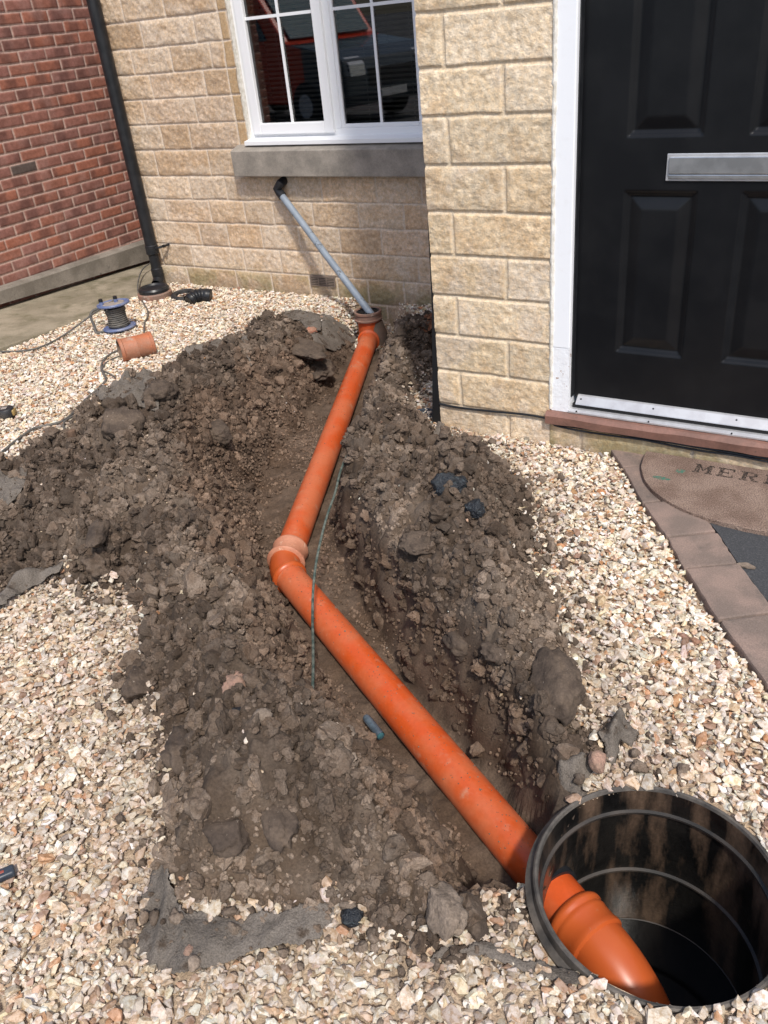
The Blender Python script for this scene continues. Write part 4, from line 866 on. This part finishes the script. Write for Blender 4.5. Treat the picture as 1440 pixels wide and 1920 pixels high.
# cable reel
r0=at(225,614,.028); rt=zfor(r0[0],r0[1],571); Hh=rt-r0[2]
reel=empty('cable_reel',r0,'blue and black extension cable reel standing on the gravel','cable reel')
rax=Vector((-.06,.03,1)).normalized(); A3=np.array(rax)
fl_=[(.0,-.006),(.09,-.006),(.1,-.003),(.103,.004),(.1,.011),(.09,.011),(.085,.007),(.0,.007)]
ringtube(r0,rax,fl_,'bottom_flange',M['bluepl'],reel); ringtube(r0+A3*Hh,rax,[(r*.98,h) for r,h in fl_],'top_flange',M['bluepl'],reel)
ringtube(r0+A3*(Hh+.008),rax,[(.0,.002),(.066,.002),(.07,-.002)],'socket_plate',M['dusty'],reel)
ringtube(r0,rax,[(.04,.0),(.04,Hh)],'drum',M['blackpl'],reel)
hp=[]; turns=9
for layer,(rr_,n_) in enumerate(((.070,turns),(.064,turns))):
    for i in range(n_*20):
        a=i/20*2*math.pi; hh=.014+(Hh-.035)*(i/(n_*20)) if layer==0 else Hh-.021-(Hh-.035)*(i/(n_*20))
        u_=Vector(rax).orthogonal().normalized(); v_=Vector(rax).cross(u_); rr2=rr_*(1-.22*math.sin(math.pi*(hh/Hh)))+random.uniform(-.0015,.0015)
        hp.append(r0+A3*hh+np.array(u_)*rr2*math.cos(a)+np.array(v_)*rr2*math.sin(a))
TUBE('wound_cable',hp,.0052,M['cable'],reel,seg=6)
lf=lambda px,py,dz: at(px,py,dz)
TUBE('carry_frame',spline([lf(196,621,.02),lf(181,624,.02),lf(177,612,.05),lf(170,594,.09),lf(174,583,.115),lf(190,578,.125),lf(203,580,.12),lf(210,592,.09),lf(214,610,.045),lf(219,624,.015)],5),.0085,M['cable'],reel,seg=10)
for (px,py) in ((189,566),(216,560)):
    c=r0+A3*(Hh+.01); q_=atZ(px,py,c[2]+.02); k=TUBE('knob',[(q_[0],q_[1],c[2]-.012),(q_[0],q_[1],c[2]+.02)],[.0125,.012],M['bluepl'],reel,seg=14); TUBE('knob_cap',[(q_[0],q_[1],c[2]+.0205),(q_[0],q_[1],c[2]+.036)],[.0135,.0125],M['blackpl'],k,seg=14)
def gcable(name,pts,label,r=.0052,mat=None,dz=.024):
    P=[]
    for q in pts:
        d=dz if len(q)<3 else q[2]; p=at(q[0],q[1],d) ; s_=float(surf(p[0],p[1]))+d if GX0<p[0]<GX1 and GY0<p[1]<GY1 else None
        if s_ is not None and len(q)<3:
            p=spx(q[0],q[1]); p=atZ(q[0],q[1],p[2]+d)
        P.append(p)
    o=TUBE(name,spline(P,8),r,mat or M['cable'],None,8); tag(o,label,'cable'); return o
gcable('extension_cable',[(214,562,.19),(200,572,.17),(180,585,.12),(155,603,.07),(120,628,.03),(85,647),(50,657),(0,660),(-70,664)],'grey cable running from the top of the reel to the left picture edge',.0058)
gcable('extension_cable',[(296,488,.02),(279,495,.02),(266,507,.02),(259,528,.02),(259,548),(266,563),(276,580),(277,593),(271,606),(270,626)],'grey cable curling from the house corner to behind the orange coupling')
gcable('extension_cable',[(226,655),(207,664),(194,676),(190,690),(195,703),(199,712),(185,728),(160,750),(140,772),(118,789),(92,797),(62,804),(30,826),(0,850),(-50,880)],'grey cable snaking from the orange coupling down to the left picture edge',.0062)
gcable('extension_cable',[(224,668),(205,676),(194,686),(192,694),(204,700),(216,708)],'short grey cable loop beside the orange coupling',.0045)
gcable('extension_cable',[(172,750),(166,763),(145,776),(124,788),(119,797),(124,812),(128,822),(112,836),(88,852),(68,868),(52,884),(47,899)],'grey cable end crossing onto the soil heap beside the wooden peg',.0052)
# coupling
ca=at(224,658,.07); cb_=at(287,643,.07); cp_=empty('pipe_coupling',at(256,660,0),'short muddy terracotta pipe coupling lying on the gravel beside the reel','pipe coupling')
cu=(cb_-ca)/np.linalg.norm(cb_-ca); Lc=np.linalg.norm(cb_-ca)
pr=[(0,.060),(.004,.068),(.018,.069),(.022,.064),(Lc*.5-.003,.063),(Lc*.5,.0645),(Lc*.5+.003,.063),(Lc-.022,.064),(Lc-.018,.069),(Lc-.004,.068),(Lc,.060)]
TUBE('sleeve',[ca+cu*h for h,r in pr],[r for h,r in pr],M['terradirty'],cp_,seg=36,cap=False)
TUBE('bore',[cb_-cu*.001,ca+cu*.001],[.0585,.0585],M['claypipe'],cp_,seg=30,cap=False)
# tape measure
tm0=at(15,780,.02); t=empty('tape_measure',tm0,'small black and yellow tape measure lying on gravel at left edge','tape measure')
def xf(P,c,yaw): 
    cy,sy=math.cos(yaw),math.sin(yaw); return [(c[0]+x*cy-y*sy,c[1]+x*sy+y*cy,c[2]+z) for x,y,z in P]
def rbox(name,c,yaw,a,b,mat,parent,bev): 
    mb=MB(); (x0,y0,z0),(x1,y1,z1)=a,b; V=xf([(x0,y0,z0),(x1,y0,z0),(x1,y1,z0),(x0,y1,z0),(x0,y0,z1),(x1,y0,z1),(x1,y1,z1),(x0,y1,z1)],c,yaw)
    mb.add(V,[(0,3,2,1),(4,5,6,7),(0,1,5,4),(1,2,6,5),(2,3,7,6),(3,0,4,7)]); return mb.build(name,mat,parent,True,bevel=bev)
ya=.62
ringtube(tm0+np.array([0,0,.0]),(0,0,1),[(0,-.002),(.034,-.002),(.038,.004),(.038,.036),(.034,.042),(0,.043)],'case',M['blackpl2'],t,seg=28)
rbox('bumper',tm0,ya,(.022,-.02,.004),(.043,.02,.034),M['yellow'],t,.006); rbox('label_disc',tm0,ya,(-.02,-.014,.0432),(.008,.014,.0445),M['dusty'],t,.0004)
# folded tool at left edge
k0=at(-8,1652,.02); k=empty('utility_knife',k0,'dark navy tool handle with a red stripe lying on gravel at left edge','tool')
rbox('handle',k0,1.0,(-.045,-.013,0),(.042,.012,.018),M['slate'],k,.006); rbox('red_stripe',k0,1.0,(-.02,-.004,.0175),(.022,.003,.0192),M['redpl'],k,.001)
# glass tube by the lower pipe
a=spx(684,1343); b=spx(716,1381); zf=max(a[2],b[2])+.016
a=atZ(686,1345,zf); b=atZ(714,1380,zf); tt_=empty('glass_tube',(a+b)/2,'small clear bluish tube lying in the trench beside the lower pipe','tube')
d_=(b-a)/np.linalg.norm(b-a); TUBE('tube_body',[a-d_*.004,a-d_*.002,a+d_*.003]+[a+d_*x for x in (.01,.03,.05)]+[b],[.004,.009,.0115,.0125,.0125,.0125,.0125],M['tube'],tt_,seg=20,cap=False)
TUBE('end_cap',[b-d_*.012,b,b+d_*.003],[.0105,.0105,.006],mk('teal_plastic',(.04,.12,.14),rough=.3),tt_,seg=16)
# green wire across the trench
wz=[(682,812,.075),(664,832,.085),(650,855,.09),(638,885,.09),(628,925,.085),(614,965,.07),(602,1010,.05),(592,1060,.025),(587,1110,.0),(586,1160,-.01),(587,1210,.01),(587,1260,.04),(586,1300,.06),(588,1330,.05)]
o=TUBE('green_wire',spline([atZ(*q) for q in wz],8),.0042,M['greenwire'],None,8); tag(o,'thin pale green wire looping across the trench over the orange pipe','wire')
# little grate at the bay corner
g3=at(796,778,.012); o=MB()
for i in range(-2,3): hw=math.sqrt(.042**2-(i*.015)**2); o.box((g3[0]+i*.015-.0035,g3[1]-hw,g3[2]),(g3[0]+i*.015+.0035,g3[1]+hw,g3[2]+.008))
o.add(*tube([(g3[0]+.047*math.cos(a),g3[1]+.047*math.sin(a),g3[2]+.005) for a in np.linspace(0,2*math.pi,30)],.007,8)); o=o.build('gully_grate',M['sillstone'].copy()); o.data.materials[0]=M['slate']; tag(o,'round grey gully grate half buried at the left foot of the bay','grate')
# wooden peg
p=spx(140,835); o=MB(); o.add(*tube([p+np.array([0,0,-.03]),p+np.array([.002,0,.03]),p+np.array([.0,.003,.072]),p+np.array([-.002,.003,.076])],[.024,.022,.019,.008],9)); o=o.build('wooden_peg',M['peg'],bevel=.001); tag(o,'stubby brown wooden peg poking out of the soil heap edge','peg')
# ================================================================== MEMBRANE SCRAPS
def scrap(pxpoly,label,off=.028,amp=.012,seed=1,res=.0042,folds=()):
    P=[spx(*q) for q in pxpoly]; P=[atZ(q[0],q[1],p[2]+off) for q,p in zip(pxpoly,P)]
    pol=[(p[0],p[1]) for p in P]; x0=min(p[0] for p in pol);x1=max(p[0] for p in pol);y0=min(p[1] for p in pol);y1=max(p[1] for p in pol)
    na=int((x1-x0)/res)+2; nb=int((y1-y0)/res)+2; A,B=np.meshgrid(np.linspace(x0,x1,na),np.linspace(y0,y1,nb),indexing='ij')
    ragx=(fbm(A,B,40,4,seed+70)-.5)*.015; amp=amp*1.5; d=sdist(pol,A+ragx,B+ragx)
    # smooth support height
    S=np.zeros(A.shape)
    for dx in(-.03,-.015,0,.015,.03):
        for dy in(-.03,-.015,0,.015,.03): S=S+surf(A+dx,B+dy)
    S/=25; S=np.maximum(S,surf(A,B)-.004)
    Zs=S+off+(fbm(A,B,9,3,seed)-.4)*amp*2.2+(fbm(A+B*.6,(B-A*.6)*.3,26,3,seed+5)-.5)*amp-np.abs(fbm(A-B*.4,(B+A*.4)*.5,12,3,seed+9)-.5)*amp*1.6
    Zs=Zs-sstep(.03,0,d)*off*.35
    for (q0,q1,h,wd) in folds:
        a=spx(*q0); b=spx(*q1); e=b[:2]-a[:2]; L_=np.hypot(*e); t=((A-a[0])*e[0]+(B-a[1])*e[1])/L_**2; ds_=((A-a[0])*e[1]-(B-a[1])*e[0])/L_
        Zs=Zs+h*np.exp(-(ds_/wd)**2)*sstep(-.2,.1,t)*sstep(1.2,.9,t)
    idx=np.arange(na*nb).reshape(na,nb); Q=np.stack([idx[:-1,:-1],idx[1:,:-1],idx[1:,1:],idx[:-1,1:]],-1).reshape(-1,4); kp=d[:-1,:-1].ravel()>0; Q=Q[kp]
    # pull rim vertices onto the outline for a clean cut
    V=np.stack([A,B,Zs],-1).reshape(-1,3); u,inv=np.unique(Q,return_inverse=True)
    Vt=V[u]; Fq=inv.reshape(-1,4); n_=len(Vt); me=npmesh('weed_membrane',Vt,Fq); o=link('weed_membrane',me,M['fabric'],None,True)
    md=o.modifiers.new('thickness','SOLIDIFY'); md.thickness=.0022; md.offset=-1
    sm=o.modifiers.new('smooth','SMOOTH'); sm.factor=.5; sm.iterations=3
    tag(o,label,'membrane','torn pieces of weed membrane'); return o
mpos=[]
for P_,l_,k_ in SCRAPS:
    o=scrap(P_,l_,**k_); vv=np.empty(len(o.data.vertices)*3,np.float32); o.data.vertices.foreach_get('co',vv); vv=vv.reshape(-1,3); mpos.append(vv[rng.integers(0,len(vv),max(6,len(vv)//90))])
mpos=np.concatenate(mpos); ms=np.clip(rng.lognormal(math.log(.0024),.6,len(mpos)),.001,.009); mpos[:,2]+=ms*.6
o=scatter('soil_on_membrane',mids,mpos,ms,np.tile([.12,.095,.075],(len(mpos),1))*rng.uniform(.7,1.5,(len(mpos),1)),M['clod'],1.2); tag(o,'soil crumbs scattered on top of the grey membrane scraps','soil crumbs',kind='stuff')
# ================================================================== LARGE CLODS AND RUBBLE
def lump(name,px,py,w,h,mat,label,cat,group=None,seed=0,rise=.5,thick=.6,amp=.3,yaw=0,base=I4,cut=3,fr=1.5,smooth=True):
    p=spx(px,py); dist=float(CB[2]@(p-np.array([0,0,CAMZ]))); sx_=w/2/FPX*dist; sy_=h/2/FPX*dist/ .62
    V,F=lumpy(seed+900,base,amp,fr,cut); V=V/np.abs(V).max(0)
    fine_=np.array([mnoise.noise(Vector(v)*4+Vector((seed,0,0)))*.11+mnoise.noise(Vector(v)*9+Vector((0,seed,0)))*.07+mnoise.noise(Vector(v)*20)*.04 for v in V]); V=V*(1+fine_)[:,None]
    sz_=min(sx_,sy_)*thick*1.35; rise=rise+.12; W=V*np.array([sx_,sy_,sz_]); 
    # lay it in view-aligned ground axes then turn by yaw
    y_=math.radians(33.9)+yaw; c_,s_=math.cos(y_),math.sin(y_); W=np.stack([W[:,0]*c_-W[:,1]*s_,W[:,0]*s_+W[:,1]*c_,W[:,2]],-1)
    q_=atZ(px,py,p[2]+sz_*rise); W=W+q_; me=npmesh(name,W,F); o=link(name,me,mat,None,smooth); tag(o,label,cat,group); return o
GC='big clay clods on the spoil heap'
for i,(px,py,w_,h_,mt,lb,ri,th,yw) in enumerate(CL): lump('clay_clod',px,py,w_,h_,M[mt],lb,'clay clod',GC,seed=i*7,rise=ri,thick=th,yaw=yw)
lump('brick_fragment',443,1290,50,52,M['pinkbit'],'pinkish crumbly brick lump half buried in the left bank','brick fragment',None,31,.3,.6)
lump('brick_fragment',406,1372,24,36,M['redbrickbit'],'small red brick chip just below the dark slate shard','brick fragment',None,32,.5,.7,base=I3)
lump('brick_fragment',582,620,26,12,M['redbrickbit'],'orange brick chip between the membrane and the smooth clay slab','brick fragment',None,33,.6,.7,base=I3)
lump('slate_shard',455,1338,60,22,M['bitumen'],'dark shiny slate shard beside a flat pale stone on the left bank','shard',None,34,.7,.5,.15,.1,base=I3)
lump('flat_stone',490,1342,44,20,M['claydry'],'flat pale stone touching the dark slate shard','stone',None,35,.9,.6,.2,.1,base=I3)
lump('bitumen_lump',842,915,72,40,M['bitumen'],'largest black bitumen lump with pale crust on the right bank','bitumen lump','bitumen lumps on the right bank',36,.5,.7,.35,.1)
lump('bitumen_lump',891,955,40,32,M['bitumen'],'smaller glossy black bitumen lump right of the crusted one','bitumen lump','bitumen lumps on the right bank',37,.5,.7,.35,.1)
lump('bitumen_lump',938,1013,34,36,M['bitblue'],'blue-grey speckled tarmac lump below the black bitumen lumps','tarmac lump','bitumen lumps on the right bank',38,.5,.6,.4,.1)
lump('bitumen_lump',840,962,46,24,M['bitblue'],'dull bluish lump directly beneath the crusted bitumen lump','tarmac lump','bitumen lumps on the right bank',39,.3,.6,.4,.1)
lump('round_stone',1122,1428,38,30,M['pinkbit'],'round pale stone weighing down the membrane flap by the chamber','stone',None,40,1.6,.8,.15,base=I3)
lump('round_stone',354,1786,20,18,M['pinkbit'],'small pale stone on the large membrane sheet','stone',None,41,1.9,.8,.15,base=I3)
lump('clay_clod',362,1806,30,20,M['claydry'],'little clod beside the pale stone on the large membrane sheet','clay clod',GC,42,1.6,.8,.25,base=I3)
lump('plastic_scrap',660,1716,44,26,M['bitumen'],'shiny black and grey plastic scrap at the right tip of the large membrane','plastic scrap',None,43,.8,.5,.2,base=I3)
lump('flat_stone',652,1698,34,12,M['claydry'],'flat tan stone just above the shiny black plastic scrap','stone',None,44,1.,.6,.15,base=I3)
# dead leaves
def leaves(name,spots,label,n,spread,size):
    mb=MB()
    for (px,py) in spots:
        c=spx(px,py)
        for i in range(n):
            o_=c+np.array([random.gauss(0,spread),random.gauss(0,spread*.6),random.uniform(.012,.05)]); M_=Matrix.Rotation(random.uniform(0,6.28),3,'Z')@Matrix.Rotation(random.uniform(-.9,.9),3,'X')@Matrix.Rotation(random.uniform(-.9,.9),3,'Y'); L_=size*random.uniform(.6,1.3); V=[]
            for (u_,v_,w_) in ((-1,0,.1),(-.5,.35,0),(.1,.42,.12),(.6,.25,.1),(1,0,.3),(.6,-.25,.05),(.1,-.42,.15),(-.5,-.35,.05),(0,0,-.15)):
                V.append(tuple(Vector(tuple(o_))+M_@Vector((u_*L_,v_*L_,w_*L_*1.6))))
            mb.add(V,[(8,k,(k+1)%8) for k in range(8)])
    o=mb.build(name,M['leaf']); md=o.modifiers.new('t','SOLIDIFY'); md.thickness=.0008; tag(o,label,name.replace('_',' '),kind='stuff')
leaves('dead_leaves',[(795,622),(808,610),(812,630)],'curled rust-brown dead leaves drifted into the corner behind the bay',14,.03,.024)
for q,lb,n_ in (((1150,842),'brown curled leaf at the gravel end of the first paver',1),((1203,836),'little rust-brown leaf on the paver against the doorstep',1)):
    leaves('dead_leaf',[q],lb,3,.012,.022); o=[x for x in bpy.data.objects if x.name.startswith('dead_leaf')][-1]
    for x in bpy.data.objects:
        if x.name.startswith('dead_leaf') and not x.name.startswith('dead_leaves') and x.get('kind')=='stuff': del x['kind']; x['category']='leaf'
# ================================================================== VAN BEHIND THE CAMERA (seen mirrored in the window)
fv=np.array([.96,.28,0]); sv=np.array([-.28,.96,0]); FC=np.array([-7.13,-3.41,0])
van=empty('parked_van',FC-fv*2.5,'red van with a dark front end mirrored in the window panes','van')
def vx(u,s,z): return tuple(FC+fv*u+sv*s+np.array([0,0,z]))
def vextr(name,prof,s0,s1,mat,parent,bev=.03):
    n=len(prof); mb=MB(); mb.add([vx(u,s0,z) for u,z in prof]+[vx(u,s1,z) for u,z in prof],[tuple(range(n)),tuple(range(n,2*n))[::-1]]+[(i,n+i,n+(i+1)%n,(i+1)%n) for i in range(n)]); return mb.build(name,mat,parent,False,bevel=bev)
vextr('body',[(-5,.35),(-.95,.35),(-.95,1.12),(-1.35,1.2),(-2.0,1.98),(-2.4,2.05),(-5,2.05)],-.93,.93,M['vanred'],van)
vextr('front_end',[(-.96,.3),(-.06,.3),(0,.45),(0,.72),(-.05,.92),(-.4,1.05),(-1.34,1.19),(-.96,1.1)],-.935,.935,M['vandark'],van)
vextr('windscreen',[(-1.36,1.23),(-2.0,1.97),(-1.97,1.99),(-1.33,1.25)],-.8,.8,M['glassdark'],van,.0)
for s in (.94,-.945): vextr('side_window',[(-2.9,1.25),(-1.75,1.25),(-2.15,1.85),(-2.9,1.85)],s,s+.006,M['glassdark'],van,.0)
for s in (.55,-.83): vextr('headlight',[(-.12,.78),(.012,.7),(.0,.86),(-.12,.96)],s,s+.3,M['lamp'],van,.01)
vextr('grille',[(-.02,.55),(.015,.55),(.01,.78),(-.03,.78)],-.48,.48,M['grate'],van,.004)
vextr('number_plate',[(.01,.38),(.022,.38),(.022,.49),(.01,.49)],-.26,.26,M['plate'],van,.0)
for u in (-.95,-4.1):
    for s in (.78,-.95):
        c=np.array(vx(u,s,.33)); t_=TUBE('wheel',[c,c+sv*.02,c+sv*.17,c+sv*.19],[.28,.33,.33,.28],M['tyre'],van,seg=32); 
        TUBE('hub_cap',[c-sv*.004,c+sv*.194],[.17,.17],M['lamp'],t_,seg=24)
